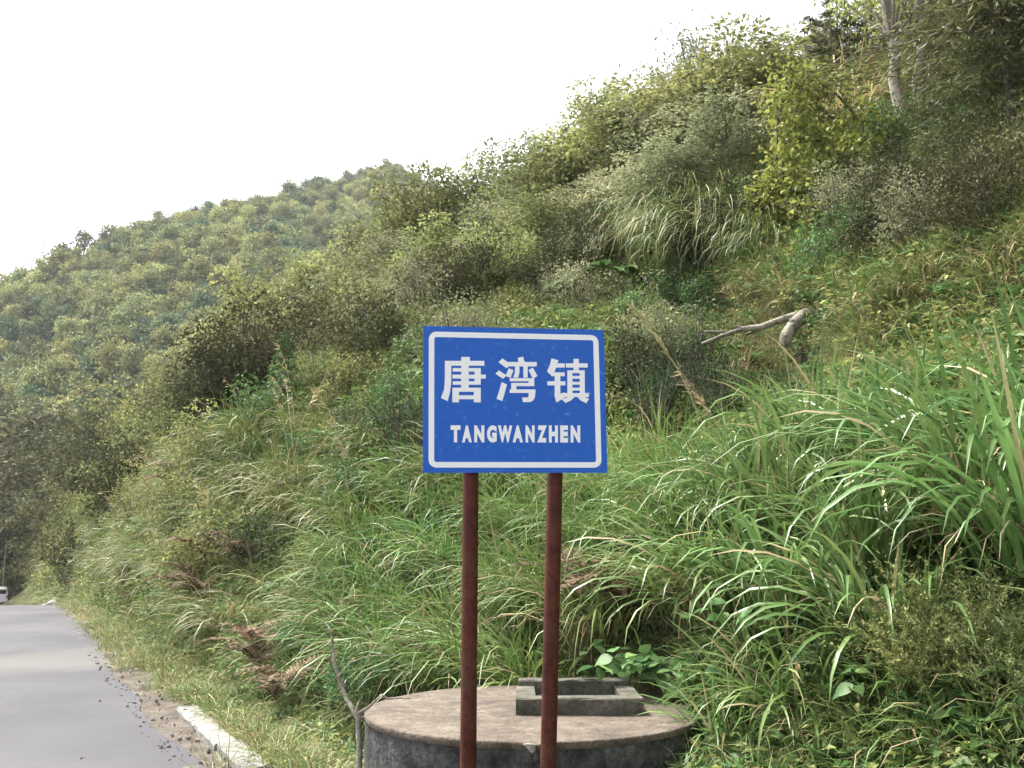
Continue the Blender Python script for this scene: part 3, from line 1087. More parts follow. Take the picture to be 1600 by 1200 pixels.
def m_crown(tips, mat, n, leaf=(.08, .14), aspect=.45, flat=.75, up=.5, name='crown', clumpvar=.25):
    mb = MB()
    wts = np.array([t[1] ** 1.6 for t in tips])
    wts /= wts.sum()
    cnt = rng.multinomial(n, wts)
    for (c, r), k in zip(tips, cnt):
        if k == 0:
            continue
        d = rng.normal(0, 1, (k, 3))
        d /= np.linalg.norm(d, axis=1, keepdims=True)
        rad = r * rnd(k, .35, 1.0) ** .6
        off = d * rad[:, None]
        off[:, 2] *= flat
        pos = c + off
        dirs = d + rng.normal(0, .6, (k, 3)) + np.array([0, 0, -.15])
        nr = rng.normal(0, .6, (k, 3)) + np.array([0, 0, up]) + d * .5
        L = rnd(k, *leaf)
        t0 = np.clip(rng.normal(.45, clumpvar), .05, .95)
        tint = np.clip(t0 + rng.normal(0, .2, k), 0, 1)
        mb.leaves(pos, dirs, nr, L, L * aspect, tint)
    return mb.mesh(name, mat)


def m_conifer(H, W, seed, n, mat, wood, u0=.18, nl=(.14, .34), nw=(.05, .10)):
    """tall conifer: whorls of drooping boughs set with needle sprays"""
    rs = random.Random(seed)
    w, mb = MB(), MB()
    tr = [np.array([rs.uniform(-.01, .01) * H * k / 8, rs.uniform(-.01, .01) * H, -.4 + (H + .4) * k / 8]) for k in range(9)]
    r0 = H * .014 + .03
    w.tube(tr, [r0 * (1 - .9 * k / 8) for k in range(9)], 8, caps=False)
    nb = 46
    for i in range(nb):
        u = u0 + (.98 - u0) * (i / nb)
        b = np.array([0, 0, H * u])
        a = i * 2.4 + rs.uniform(-.3, .3)
        ln = W * .5 * (1.05 - u) ** .7 * rs.uniform(.7, 1.15)
        dr = rs.uniform(-.15, .35)
        e = b + np.array([math.cos(a) * ln, math.sin(a) * ln, ln * (dr - .25)])
        m_ = b * .45 + e * .55 + np.array([0, 0, .12 * ln])
        w.tube([b, m_, e], [r0 * .2, r0 * .12, r0 * .03], 4, caps=False)
        k = int(n / nb * (ln / (W * .35)))
        if k < 3:
            continue
        v = rnd(k, .15, 1.05)
        pos = np.where((v < .55)[:, None], b + (m_ - b) * (v / .55)[:, None], m_ + (e - m_) * ((v - .55) / .45)[:, None])
        side = np.array([-math.sin(a), math.cos(a), 0])
        pos = pos + side * (rng.normal(0, .22, k) * ln * (1.1 - v * .5))[:, None] + np.array([0, 0, 1.0]) * rng.normal(-.04, .07, k)[:, None] * ln
        d = rng.normal(0, .5, (k, 3)) + (e - b) / ln * .8 + np.array([0, 0, -.25])
        mb.leaves(pos, d, rng.normal(0, 1, (k, 3)) + np.array([0, 0, .6]), rnd(k, *nl), rnd(k, *nw), np.clip(rng.normal(.5, .25, k), 0, 1))
    return w.mesh('trunk', wood), mb.mesh('crown', mat)


def m_herb(mat, n=40, leaf=(.07, .14), r=.35, h=.35, aspect=.5):
    mb = MB()
    a = rnd(n, 0, 6.28)
    q = r * np.sqrt(rnd(n))
    pos = np.stack([q * np.cos(a), q * np.sin(a), rnd(n, .05, 1) * h * (1 - .5 * (q / r) ** 2)], 1)
    d = np.stack([np.cos(a), np.sin(a), np.zeros(n)], 1) + rng.normal(0, .55, (n, 3))
    L = rnd(n, *leaf)
    mb.leaves(pos, d, rng.normal(0, .4, (n, 3)) + np.array([0, 0, 1.0]), L, L * aspect, np.clip(rng.normal(.5, .25, n), 0, 1))
    return mb.mesh('leaves', mat)


def m_fern(mat, n=9, L=(.5, .8), pin=13, droop=1.5, wid=.3):
    """fronds with paired leaflets"""
    mb = MB()
    for i in range(n):
        a, ln = random.uniform(0, 6.28), random.uniform(*L)
        th = random.uniform(.2, .7)
        p = np.zeros(3)
        pts, dirs = [p], []
        for k in range(pin):
            t_ = th + droop * (k / pin) ** 1.3
            dv = np.array([math.sin(t_) * math.cos(a), math.sin(t_) * math.sin(a), math.cos(t_)])
            dirs.append(dv)
            p = p + dv * ln / pin
            pts.append(p)
        mb.tube(pts[::3] + [pts[-1]], [.004] * len(pts[::3]) + [.001], 3, .3, caps=False)
        side = np.array([-math.sin(a), math.cos(a), 0])
        P_ = np.array(pts[1:])
        D_ = np.array(dirs)
        wl_ = ln * wid * np.sin(np.linspace(.35, 3.0, pin)) + .01
        for sg in (-1, 1):
            d = D_ * .45 + side * sg + rng.normal(0, .12, (pin, 3))
            mb.leaves(P_, d, np.cross(side, D_) * 1.0 + rng.normal(0, .2, (pin, 3)), wl_, wl_ * .3, np.clip(rng.normal(.5, .25, pin), 0, 1))
    return mb.mesh('fronds', mat)


def m_plume(mat, n=90):
    """bushy plant of fine feathery sprays"""
    mb = MB()
    for i in range(n):
        a, ln = random.uniform(0, 6.28), random.uniform(.45, 1.0)
        th, dr = random.uniform(.05, .8), random.uniform(.3, 1.3)
        p = np.array([random.uniform(-.2, .2), random.uniform(-.2, .2), -.05])
        pts = [p]
        for k in range(9):
            t_ = th + dr * (k / 9) ** 1.5
            p = p + ln / 9 * np.array([math.sin(t_) * math.cos(a), math.sin(t_) * math.sin(a), math.cos(t_)])
            pts.append(p)
        mb.tube(pts[::3], [.004, .003, .002, .001], 3, .2, caps=False)
        q = 44
        u = rnd(q, 2.0, 8.99)
        P_ = np.array(pts)
        i0 = u.astype(int)
        pos = P_[i0] + (P_[i0 + 1] - P_[i0]) * (u - i0)[:, None]
        d = rng.normal(0, .7, (q, 3)) + (P_[i0 + 1] - P_[i0]) / (ln / 9) * .8
        mb.leaves(pos, d, rng.normal(0, 1, (q, 3)), rnd(q, .03, .075) * (1.2 - u / 12), rnd(q, .006, .014), np.clip(rng.normal(.5, .25, q), 0, 1))
    return mb.mesh('fronds', mat)


def variants(fn, k):
    return [fn(i) for i in range(k)]


# direction that runs downhill near the road (towards the kerb): blades hang that way
DOWN = math.atan2(-N[1], -N[0])
V = {}
V['silver'] = variants(lambda i: m_grass(M['silver'], 165, (.9, 1.6), .038, .34, 1.1, 2.4, 7, True, .06, None, .2), 5)
V['fine'] = variants(lambda i: m_grass(M['fine'], 190, (.7, 1.35), .016, .3, 1.1, 2.3, 6, False, .10, DOWN, .12), 4)
V['olive'] = variants(lambda i: m_grass(M['olive'], 200, (.6, 1.2), .014, .32, 1.3, 2.5, 6, False, .08, DOWN, .06), 4)
V['drygrass'] = variants(lambda i: m_grass(M['dry'], 70, (.6, 1.0), .012, .25, 1.2, 2.5, 5, False, .3, DOWN, .05), 3)
V['stalk'] = variants(lambda i: m_stalks(M['dry'], 3), 3)
V['hang'] = variants(lambda i: m_grass(M['olive'], 190, (.9, 1.7), .014, .34, 2.3, 3.0, 7, False, .08, DOWN, .0), 3)
V['rust'] = variants(lambda i: m_fern(M['rust'], 20, (.3, .85), 22, 1.7, .13), 3)
V['fern'] = variants(lambda i: m_fern(M['herb'], 10, (.35, .6), 12, 1.4), 3)
V['plume'] = variants(lambda i: m_plume(M['shrub_olive']), 3)
V['herb'] = variants(lambda i: m_herb(M['herb'], 46), 4)
V['herb_yel'] = variants(lambda i: m_herb(M['herb_yel'], 46, (.05, .11)), 4)
V['herb_olive'] = variants(lambda i: m_herb(M['shrub_olive'], 60, (.04, .10), .4, .4), 4)
V['tuft_green'] = variants(lambda i: m_grass(M['fine'], 42, (.3, .65), .011, .22, .8, 2.0, 4, False, .12, None, .2), 4)
V['tuft_olive'] = variants(lambda i: m_grass(M['olive'], 46, (.3, .7), .011, .24, .9, 2.2, 4, False, .2, None, .15), 4)
V['tuft_dry'] = variants(lambda i: m_grass(M['dry'], 34, (.25, .55), .009, .2, .9, 2.2, 4, False, .4, None, .1), 3)
V['tuft_short'] = variants(lambda i: m_grass(M['fine'], 40, (.08, .22), .008, .16, .5, 1.7, 3, False, .2, None, .3), 3)


def plant(kind, H, W, seed, mat, n, leaf, aspect=.45, flat=.75, wood='bark', cv=.25):
    ln, tips = skeleton(kind, H, W, seed)
    return m_wood(ln, M[wood], 'trunk' if kind == 'tree' else 'stems'), m_crown(tips, M[mat], n, leaf, aspect, flat, clumpvar=cv)


V['shrub_olive'] = variants(lambda i: plant('shrub', 1.8, 2.2, 40 + i, 'shrub_olive', 3000, (.06, .12), .5), 4)
V['shrub_grey'] = variants(lambda i: plant('shrub', 2.2, 2.4, 50 + i, 'shrub_grey', 3300, (.055, .11), .5), 3)
V['shrub_green'] = variants(lambda i: plant('shrub', 1.5, 1.6, 55 + i, 'herb', 1900, (.05, .12), .5), 3)
V['shrub_dark'] = variants(lambda i: plant('shrub', .9, 1.1, 60 + i, 'shrub_dark', 1700, (.03, .06), .45), 3)
M['shrub_shade_dark'] = leaf_mat('shade_dark_shrub_leaf', [(0, (.026, .028, .014)), (.6, (.040, .042, .021)), (1, (.058, .060, .028))], .15, .7, .2, .06)  # near-black leaves put twiggy inner shade into the colour
V['shrub_shade_dark'] = variants(lambda i: plant('shrub', 2.4, 2.4, 65 + i, 'shrub_shade_dark', 5000, (.06, .12), .5, wood='darktwig'), 3)
V['shrub_darkolive'] = variants(lambda i: plant('shrub', 2.0, 2.3, 165 + i, 'darktree', 3200, (.07, .13), .5), 3)
V['tree_olive'] = variants(lambda i: plant('tree', 5.0, 3.8, 70 + i, 'shrub_olive', 6000, (.12, .21), .55), 4)
V['tree_grey'] = variants(lambda i: plant('tree', 5.0, 3.6, 80 + i, 'shrub_grey', 6000, (.11, .19), .52), 3)
V['tree_dark'] = variants(lambda i: plant('tree', 5.0, 4.2, 170 + i, 'darktree', 6000, (.13, .22), .55), 3)
V['tree_light'] = variants(lambda i: plant('tree', 6.0, 3.6, 90 + i, 'lighttree', 5600, (.11, .19), .5, wood='palebark'), 3)
V['tree_thin'] = variants(lambda i: plant('tree', 5.0, 2.6, 100 + i, 'shrub_grey', 1300, (.09, .17), .45, wood='bark'), 3)
V['tree_far'] = variants(lambda i: plant('tree', 6.0, 5.0, 110 + i, ('far', 'far_yellow', 'far', 'far_dark', 'far_yellow', 'far')[i], 900, (.35, .65), .65, cv=.3), 6)
V['conifer'] = variants(lambda i: m_conifer(9.0, 5.4, 120 + i, 15000, M['pine'], M['bark'], .12, (.12, .28), (.035, .07)), 3)
V['cedar'] = variants(lambda i: m_conifer(7.0, 4.0, 130 + i, 30000, M['pine'], M['bark'], .04, (.06, .14), (.012, .026)), 1)

counts = {}


def put(kind, name, cat, loc, scale, label, group, rz=None, tilt=None, parts=('trunk', 'crown'), widen=1.0):
    vs = V[kind]
    i = counts.get(kind, 0)
    counts[kind] = i + 1
    me = vs[i % len(vs)]
    rz = random.uniform(0, 6.28) if rz is None else rz
    o = empty(name, loc, rz, (scale * widen, scale * widen, scale))
    if tilt:
        o.rotation_euler = (tilt[0], tilt[1], rz)
    tag(o, label, cat, group)
    if not isinstance(me, tuple):
        me = (me,)
    for m_, nm in zip(me, parts):
        c = link(nm, m_, o)
    return o


# ------------------------------------------------------------------ trees on the hill
TREES = [  # (px of the trunk, distance, y of the crown's top in the photograph, kind, width factor)
    (640, 40, 292, 'tree_olive', 1), (672, 37, 282, 'tree_olive', 1), (702, 36, 268, 'tree_olive', 1), (738, 36, 262, 'tree_olive', 1), (768, 34, 252, 'tree_olive', 1),
    (802, 33, 205, 'tree_thin', 1), (828, 31, 222, 'tree_olive', 1), (852, 31, 236, 'tree_grey', 1), (898, 29, 188, 'tree_thin', 1), (905, 27, 178, 'tree_olive', 1.0), (945, 27, 150, 'tree_grey', 1.0), (870, 28, 200, 'tree_grey', 1.0), (970, 26, 128, 'tree_olive', 1.0),
    (985, 27, 70, 'tree_thin', .9), (1010, 28, 90, 'tree_thin', .8), (1002, 25, 108, 'tree_olive', 1.0), (1035, 24, 100, 'tree_olive', 1.1), (1080, 25, -20, 'tree_thin', .9), (1128, 26, -35, 'tree_thin', .8), (1150, 27, -10, 'tree_thin', .8), (1085, 23, 58, 'tree_grey', 1.1), (1140, 22, 42, 'tree_olive', 1.15),
    (1200, 23, 45, 'tree_olive', 1.1), (1240, 25, 30, 'tree_thin', 1.0), (1185, 26, -15, 'tree_thin', .9), (1060, 26, 20, 'tree_thin', .9), (1060, 19, 190, 'tree_grey', 1.2), (1150, 18, 180, 'tree_grey', 1.2),
    (600, 44, 322, 'tree_olive', 1), (560, 45, 345, 'tree_grey', 1), (520, 47, 378, 'tree_olive', 1), (485, 48, 398, 'tree_olive', 1), (452, 50, 418, 'tree_light', 1), (420, 50, 436, 'tree_olive', 1), (388, 52, 455, 'tree_light', 1),
    (355, 53, 478, 'tree_olive', 1), (322, 52, 500, 'tree_olive', 1), (296, 50, 545, 'tree_olive', 1), (274, 48, 588, 'tree_grey', 1),
    (640, 31, 360, 'tree_grey', 1), (580, 34, 385, 'tree_olive', 1), (530, 36, 420, 'tree_olive', 1), (480, 38, 440, 'tree_olive', 1), (440, 40, 470, 'tree_olive', 1), (400, 42, 490, 'tree_grey', 1),
    (700, 27, 350, 'tree_olive', 1.1), (760, 25, 330, 'tree_grey', 1.1), (820, 24, 300, 'tree_grey', 1.1), (880, 23, 290, 'tree_olive', 1.1), (940, 22, 270, 'tree_grey', 1.1), (1000, 21, 250, 'tree_grey', 1.1),
    (620, 27, 420, 'tree_olive', 1.1), (555, 29, 455, 'tree_olive', 1), (350, 44, 520, 'tree_grey', 1), (310, 46, 560, 'tree_olive', 1),
    (245, 55, 640, 'tree_dark', 1.1), (215, 62, 655, 'tree_dark', 1.1), (185, 70, 650, 'tree_dark', 1.1), (150, 80, 665, 'tree_dark', 1.2), (120, 92, 680, 'tree_dark', 1.2), (90, 108, 690, 'tree_dark', 1.3),
    (205, 50, 720, 'tree_dark', 1.1), (165, 58, 735, 'tree_dark', 1.1), (135, 68, 760, 'tree_dark', 1.1), (105, 82, 775, 'tree_dark', 1.2), (75, 98, 780, 'tree_dark', 1.2), (235, 42, 690, 'tree_dark', 1.0),
    (600, 30, 425, 'tree_dark', 1.0), (545, 31, 440, 'tree_olive', 1.0), (500, 30, 470, 'tree_dark', 1.0), (455, 32, 490, 'tree_olive', 1.0), (405, 33, 520, 'tree_dark', 1.0), (365, 36, 535, 'tree_olive', 1.0), (650, 25, 455, 'tree_olive', 1.0), (690, 24, 430, 'tree_dark', 1.0), (335, 34, 570, 'tree_dark', 1.0), (300, 37, 600, 'tree_dark', 1.0), (570, 26, 500, 'tree_dark', 1.0), (525, 27, 520, 'tree_dark', .9),
    (262, 36, 640, 'tree_dark', 1.0), (225, 36, 700, 'tree_dark', 1.0), (195, 42, 770, 'tree_dark', 1.0), (160, 48, 800, 'tree_dark', 1.0), (130, 56, 830, 'tree_dark', 1.0), (180, 34, 800, 'tree_dark', .9), (100, 66, 830, 'tree_dark', 1.1), (60, 112, 730, 'tree_dark', 1.3), (30, 126, 700, 'tree_dark', 1.3), (5, 134, 690, 'tree_dark', 1.3), (-30, 136, 680, 'tree_dark', 1.3), (15, 150, 640, 'tree_dark', 1.4), (75, 120, 650, 'tree_dark', 1.4),
]
KIND_WORDS = {'tree_olive': ('leafy_tree', 'olive green bushy tree'), 'tree_grey': ('leafy_tree', 'grey green fine leaved tree'), 'tree_dark': ('leafy_tree', 'dark olive bushy tree'), 'tree_light': ('leafy_tree', 'pale yellow green tree'), 'tree_thin': ('sapling', 'thin wispy sapling with sparse leaves')}


def column_words(px):
    for lim, w in ((110, 'over the white van'), (250, 'above the far bend'), (420, 'above the white kerb'), (560, 'above the bare stem'), (660, 'just left of the sign'),
                   (800, 'over the left sign post'), (955, 'over the right sign post'), (1060, 'just right of the sign'), (1180, 'above the dead branch'), (1310, 'around the lime vine'), (1480, 'around the two pale trunks')):
        if px < lim:
            return w
    return 'at the right edge'


def row_words(px, py):
    sky_y = float(np.interp(px, [0, 180, 420, 600, 640, 700, 800, 950, 1060, 1250, 1600], [640, 640, 430, 310, 285, 265, 225, 170, 100, 20, -60]))
    q = py - sky_y
    return 'on the skyline' if q < 25 else 'high on the slope' if q < 130 else 'halfway up the slope' if q < 300 else 'low on the slope'


BASEH = {'tree_dark': 5.2, 'tree_olive': 5.2, 'tree_grey': 5.2, 'tree_light': 6.2, 'tree_thin': 5.2}
for (px, d, yt, kind, wd) in TREES:
    x = (px - 800) / F * d
    z = hz(x, d)
    top = CAMZ + (845 - yt) / F * d
    h = max(1.8, top - z)
    nm, words_ = KIND_WORDS[kind]
    place = row_words(px, yt) + ' ' + column_words(px)
    sc = h / BASEH[kind]
    w = wd * min(1.6, max(.75, (3.2 / 3.8) / sc if sc < .8 else 1.0))
    put(kind, nm, 'tree', (x, d, z - .1), sc, words_ + ' ' + place, words_ + 's', widen=w)

# conifers and pale trunks at the top right
for (px, py, dd, yt, wd) in ((1262, 120, 2, 30, .9), (1300, 150, 3, -40, 1.0), (1345, 160, 5, -80, 1.1), (1392, 165, 6, -80, 1.1), (1460, 165, 6, -110, 1.2), (1500, 150, 5, -100, 1.2), (1520, 170, 2, -150, 1.25), (1575, 190, 1, -190, 1.3), (1620, 240, 0, -190, 1.3), (1240, 100, 6, 20, .9), (1420, 120, 8, -60, 1.2), (1325, 120, 7, -40, 1.1)):
    g = None
    q = py
    while g is None:
        g = ground_at(px, q)
        q += 8
    d = min(g.y + dd, 32)
    x = (px - 800) / F * d
    z = hz(x, d)
    top = CAMZ + (845 - yt) / F * d
    put('conifer', 'conifer_tree', 'tree', (x, d, z - .1), (top - z) / 9.0, 'tall olive conifer on the top terrace ' + column_words(px), 'conifers on the top terrace', widen=wd)

# ------------------------------------------------------------------ the distant wood on the mountain
def gn_scatter(name, pts, rot, scl, idx, meshes, kind='stuff', label=None, cat=None):
    """one object whose points carry small plants"""
    sub = bpy.data.collections.new(name + '_plants')
    for i, ms in enumerate(meshes):
        ms = ms if isinstance(ms, tuple) else (ms,)
        # join the meshes of one plant through a small mesh with both materials
        o = None
        if len(ms) == 1:
            o = bpy.data.objects.new('%s_%02d' % (name, i), ms[0])
        else:
            import bmesh
            bm = bmesh.new()
            for k, m_ in enumerate(ms):
                n0 = len(bm.faces)
                bm.from_mesh(m_)
                bm.faces.ensure_lookup_table()
                for f in bm.faces[n0:]:
                    f.material_index = k
            me = bpy.data.meshes.new('%s_%02d' % (name, i))
            bm.to_mesh(me)
            bm.free()
            for m_ in ms:
                me.materials.append(m_.materials[0])
            o = bpy.data.objects.new('%s_%02d' % (name, i), me)
        sub.objects.link(o)
    me = bpy.data.meshes.new(name)
    me.vertices.add(len(pts))
    me.vertices.foreach_set('co', np.asarray(pts, np.float32).ravel())
    a = me.attributes.new('rot', 'FLOAT_VECTOR', 'POINT')
    a.data.foreach_set('vector', np.asarray(rot, np.float32).ravel())
    a = me.attributes.new('scl', 'FLOAT_VECTOR', 'POINT')
    a.data.foreach_set('vector', np.asarray(scl, np.float32).ravel())
    a = me.attributes.new('idx', 'INT', 'POINT')
    a.data.foreach_set('value', np.asarray(idx, np.int32))
    o = link(name, me)
    ng = bpy.data.node_groups.new(name, 'GeometryNodeTree')
    ng.interface.new_socket('Geometry', in_out='INPUT', socket_type='NodeSocketGeometry')
    ng.interface.new_socket('Geometry', in_out='OUTPUT', socket_type='NodeSocketGeometry')
    n, l = ng.nodes, ng.links
    gi, go = n.new('NodeGroupInput'), n.new('NodeGroupOutput')
    ci = n.new('GeometryNodeCollectionInfo')
    ci.inputs['Collection'].default_value = sub
    ci.inputs['Separate Children'].default_value = True
    ci.inputs['Reset Children'].default_value = True
    ip = n.new('GeometryNodeInstanceOnPoints')
    ip.inputs['Pick Instance'].default_value = True

    def attr(nm, typ):
        q = n.new('GeometryNodeInputNamedAttribute')
        q.data_type = typ
        q.inputs['Name'].default_value = nm
        return q.outputs['Attribute']
    e = n.new('FunctionNodeEulerToRotation')
    l.new(attr('rot', 'FLOAT_VECTOR'), e.inputs[0])
    l.new(gi.outputs[0], ip.inputs['Points'])
    l.new(ci.outputs[0], ip.inputs['Instance'])
    l.new(attr('idx', 'INT'), ip.inputs['Instance Index'])
    l.new(e.outputs[0], ip.inputs['Rotation'])
    l.new(attr('scl', 'FLOAT_VECTOR'), ip.inputs['Scale'])
    l.new(ip.outputs[0], go.inputs[0])
    md = o.modifiers.new('scatter', 'NODES')
    md.node_group = ng
    return tag(o, label, cat, None, kind)


def forest():
    n = 26000
    x = rng.uniform(-260, 160, n)
    y = rng.uniform(95, 430, n)
    z = height(x, y)
    px, py = project(x, y, z)
    d = np.hypot(x, y)
    pc = np.clip(px, -3000, 4000)
    rd = np.interp(pc, RB, RD) * d / np.maximum(y, 1)
    d0 = np.interp(pc, [-3000, -100, 100, 300, 4000], [150, 150, 135, 110, 110])
    s, t = st(x, y)
    ok = (px > -260) & (px < 800) & (d < rd * 1.05) & ((d > d0 * .98)) & ((s > 3) | (d > 138))
    x, y, z = x[ok], y[ok], z[ok]
    # thin to about one crown per 9 m2
    key = {}
    keep = []
    for i in range(len(x)):
        k = (int(x[i] / 2.8), int(y[i] / 2.8))
        if k not in key:
            key[k] = 1
            keep.append(i)
    x, y, z = x[keep], y[keep], z[keep]
    m_ = len(x)
    sc = rnd(m_, .5, 1.05) * (1 + .3 * vnoise(x, y, 18, 12))
    scl = np.stack([sc, sc, sc * rnd(m_, .8, 1.25)], 1)
    rot = np.stack([np.zeros(m_), np.zeros(m_), rnd(m_, 0, 6.28)], 1)
    return gn_scatter('forest', np.stack([x, y, z - .2], 1), rot, scl, np.clip(((vnoise(x, y, 14, 13) + .5) * 6 + rng.normal(0, 1.3, m_)).astype(int), 0, 5), V['tree_far'], label='distant wooded mountain of mixed olive and dark green trees', cat='forest')


forest()


# ------------------------------------------------------------------ undergrowth over the near slope
def visible_world(n, x0, x1, y0, y1, dens_pow=1.0):
    x = rng.uniform(x0, x1, n)
    y = rng.uniform(y0, y1, n)
    return x, y


def undergrowth():
    n = 125000
    y = 4.0 + 56.0 * rng.random(n) ** 1.35
    x = rng.uniform(-1, 1, n) * (y * .72 + 2.6)
    z = height(x, y)
    s, t = st(x, y)
    px, py = project(x, y, z)
    tank = np.hypot(x - .14, y - 6.72) < 1.2
    ok = (s > .35) & (px > -420) & (px < 2200) & (py < 1700) & ~tank
    x, y, z, s, t, px, py = [q[ok] for q in (x, y, z, s, t, px, py)]
    d = np.hypot(x, y)
    m_ = len(x)
    # patches of species
    q1 = vnoise(x, y, 2.6, 41) + .5 * vnoise(x, y, 1.1, 42)
    q2 = vnoise(x, y, 3.7, 43) + .5 * vnoise(x, y, 1.3, 44)
    bank = (s < 4.4)
    left = px < 600
    kinds = ['herb', 'herb_yel', 'herb_olive', 'tuft_green', 'tuft_olive', 'tuft_dry', 'fern']
    meshes, start = [], {}
    for k in kinds:
        start[k] = len(meshes)
        meshes += V[k]
    pr = np.zeros((m_, len(kinds)))
    pr[:] = [.10, .14, .34, .10, .28, .06, .06]
    pr[:, 0] += np.clip(q1 * 2.2, 0, 1) * (~(left & bank))
    pr[:, 1] += np.clip(q2 * 1.6, 0, 1)
    pr[:, 5] += np.clip(-q2 * .8 - .1, 0, 1)
    rs_ = (px > 1150) & (s > 6)
    pr[rs_, 1] *= .25
    pr[rs_, 2] -= .12
    pr[rs_, 4] += .2
    pr[rs_, 0] *= .35
    pr[rs_, 3] *= .5
    pr[rs_, 5] += .12
    pr[rs_, 4] += .1
    lb = left & bank
    pr[lb] = [.14, .10, .22, .10, .34, .08, .05]
    nb = bank & ~left
    pr[nb] = [.22, .06, .10, .42, .14, .05, .08]
    pr /= pr.sum(1, keepdims=True)
    cum = np.cumsum(pr, 1)
    ch = (rng.random(m_)[:, None] > cum).sum(1).clip(0, len(kinds) - 1)
    nv = np.array([len(V[k]) for k in kinds])
    s0 = np.array([start[k] for k in kinds])
    idx = s0[ch] + (rng.random(m_) * nv[ch]).astype(int)
    sc = rnd(m_, .7, 1.3) * np.interp(d, [6, 15, 30, 60], [.75, .95, 1.35, 2.0])
    sc *= np.interp(s, [.3, 1.2], [.45, 1.0])
    sc *= np.where((px > 1110) & (py > 740) & (py < 1040), .6, 1.0)
    sc *= np.where((px > 540) & (px < 1110) & (py > 930), .45, 1.0)
    sc *= np.where((px > 1040) & (px < 1340) & (py > 470) & (py < 640), .55, 1.0)
    rot = np.stack([rng.normal(0, .15, m_), rng.normal(0, .15, m_), rnd(m_, 0, 6.28)], 1)
    g = [np.isin(ch, [3, 4, 5]), ~np.isin(ch, [3, 4, 5])]
    for nm, sel, lab in (('grass', g[0], 'low grass covering the hillside'), ('undergrowth', g[1], 'low leafy weeds and ferns covering the hillside')):
        gn_scatter(nm, np.stack([x, y, z - .02], 1)[sel], rot[sel], np.repeat(sc[sel][:, None], 3, 1), idx[sel], meshes, label=lab, cat='grass' if nm == 'grass' else 'undergrowth')


undergrowth()


def roadside():
    """tufts, litter and gravel along the road edge"""
    n = 1500
    t = 24 * rng.random(n) ** 1.3 + -1
    w = np.interp(t, [-1, 3, 6, 10, 24], [.25, .35, .45, .5, .5])
    s = .22 + rng.normal(0, 1, n) * w * .45
    ok = np.where(t < 3.5, (s > .16) | ((s < -.14) & (s > -.36) & (vnoise(t, s, .8, 71) > .12)), s > np.interp(t, [3.5, 9], [-.35, -.22]))
    ok &= ~((t > 2.2) & (t < 6.5) & (s < .12) & (vnoise(t, s, 1.2, 72) < .08))
    s, t = s[ok], t[ok]
    x, y = xy(s, t)
    z = np.where(s < .2, road_z(t) - .01, height(x, y))
    ks = ['tuft_short', 'tuft_green', 'tuft_olive', 'tuft_dry', 'herb_olive']
    meshes, st0 = [], []
    for k in ks:
        st0.append(len(meshes))
        meshes += V[k]
    ch = rng.choice(len(ks), len(x), p=[.40, .16, .22, .16, .06])
    idx = np.array([st0[c] + rng.integers(0, len(V[ks[c]])) for c in ch])
    sc = rnd(len(x), .35, .7) * np.where(ch == 0, 1.4, 1.0)
    rot = np.stack([rng.normal(0, .2, len(x)), rng.normal(0, .2, len(x)), rnd(len(x), 0, 6.28)], 1)
    gn_scatter('roadside_grass', np.stack([x, y, z], 1), rot, np.repeat(sc[:, None], 3, 1), idx, meshes, label='short grass and weeds growing along the kerb', cat='grass')
    # gravel
    import bmesh
    peb = []
    for i in range(3):
        v = fib(16) * (1 + .3 * rng.normal(0, .4, (16, 1))) * np.array([1, .8, .6]) * .02
        bm = bmesh.new()
        for q in v:
            bm.verts.new(q)
        bmesh.ops.convex_hull(bm, input=bm.verts)
        me = bpy.data.meshes.new('pebble')
        bm.to_mesh(me)
        bm.free()
        me.materials.append(M['gravel'])
        peb.append(me)
    n = 330
    t = 9 * rng.random(n) ** 1.4 - .5
    s = rng.uniform(-.5, -.1, n)
    s = np.where(rng.random(n) < .025, rng.uniform(-1.3, -.5, n), s)
    x, y = xy(s, t)
    z = road_z(t) + .004
    sc = .25 + rng.random(n) ** 4 * 1.2
    gn_scatter('gravel', np.stack([x, y, z], 1), rng.uniform(0, 6.28, (n, 3)), np.repeat(sc[:, None], 3, 1), rng.integers(0, 3, n), peb, label='loose gravel along the edge of the road', cat='gravel')


roadside()


# ------------------------------------------------------------------ grass clumps one can tell apart
def poisson(n, cond, dmin, x0, x1, y0, y1, limit):
    out = []
    grid = {}
    for _ in range(n):
        x, y = random.uniform(x0, x1), random.uniform(y0, y1)
        kx, ky = int(x // dmin), int(y // dmin)
        if any((x - a) ** 2 + (y - b) ** 2 < dmin * dmin for i in (-1, 0, 1) for j in (-1, 0, 1) for (a, b) in grid.get((kx + i, ky + j), ())):
            continue
        z = hz(x, y)
        s, t = st(x, y)
        px, py = project(x, y, z)
        if not cond(float(px), float(py), s, t, x, y):
            continue
        grid.setdefault((kx, ky), []).append((x, y))
        out.append((x, y, z, float(px), float(py), s, t))
        if len(out) >= limit:
            break
    out.sort(key=lambda q: q[1])
    return out


def off_tank(x, y, r=1.18):
    return math.hypot(x - .137, y - 6.72) > r


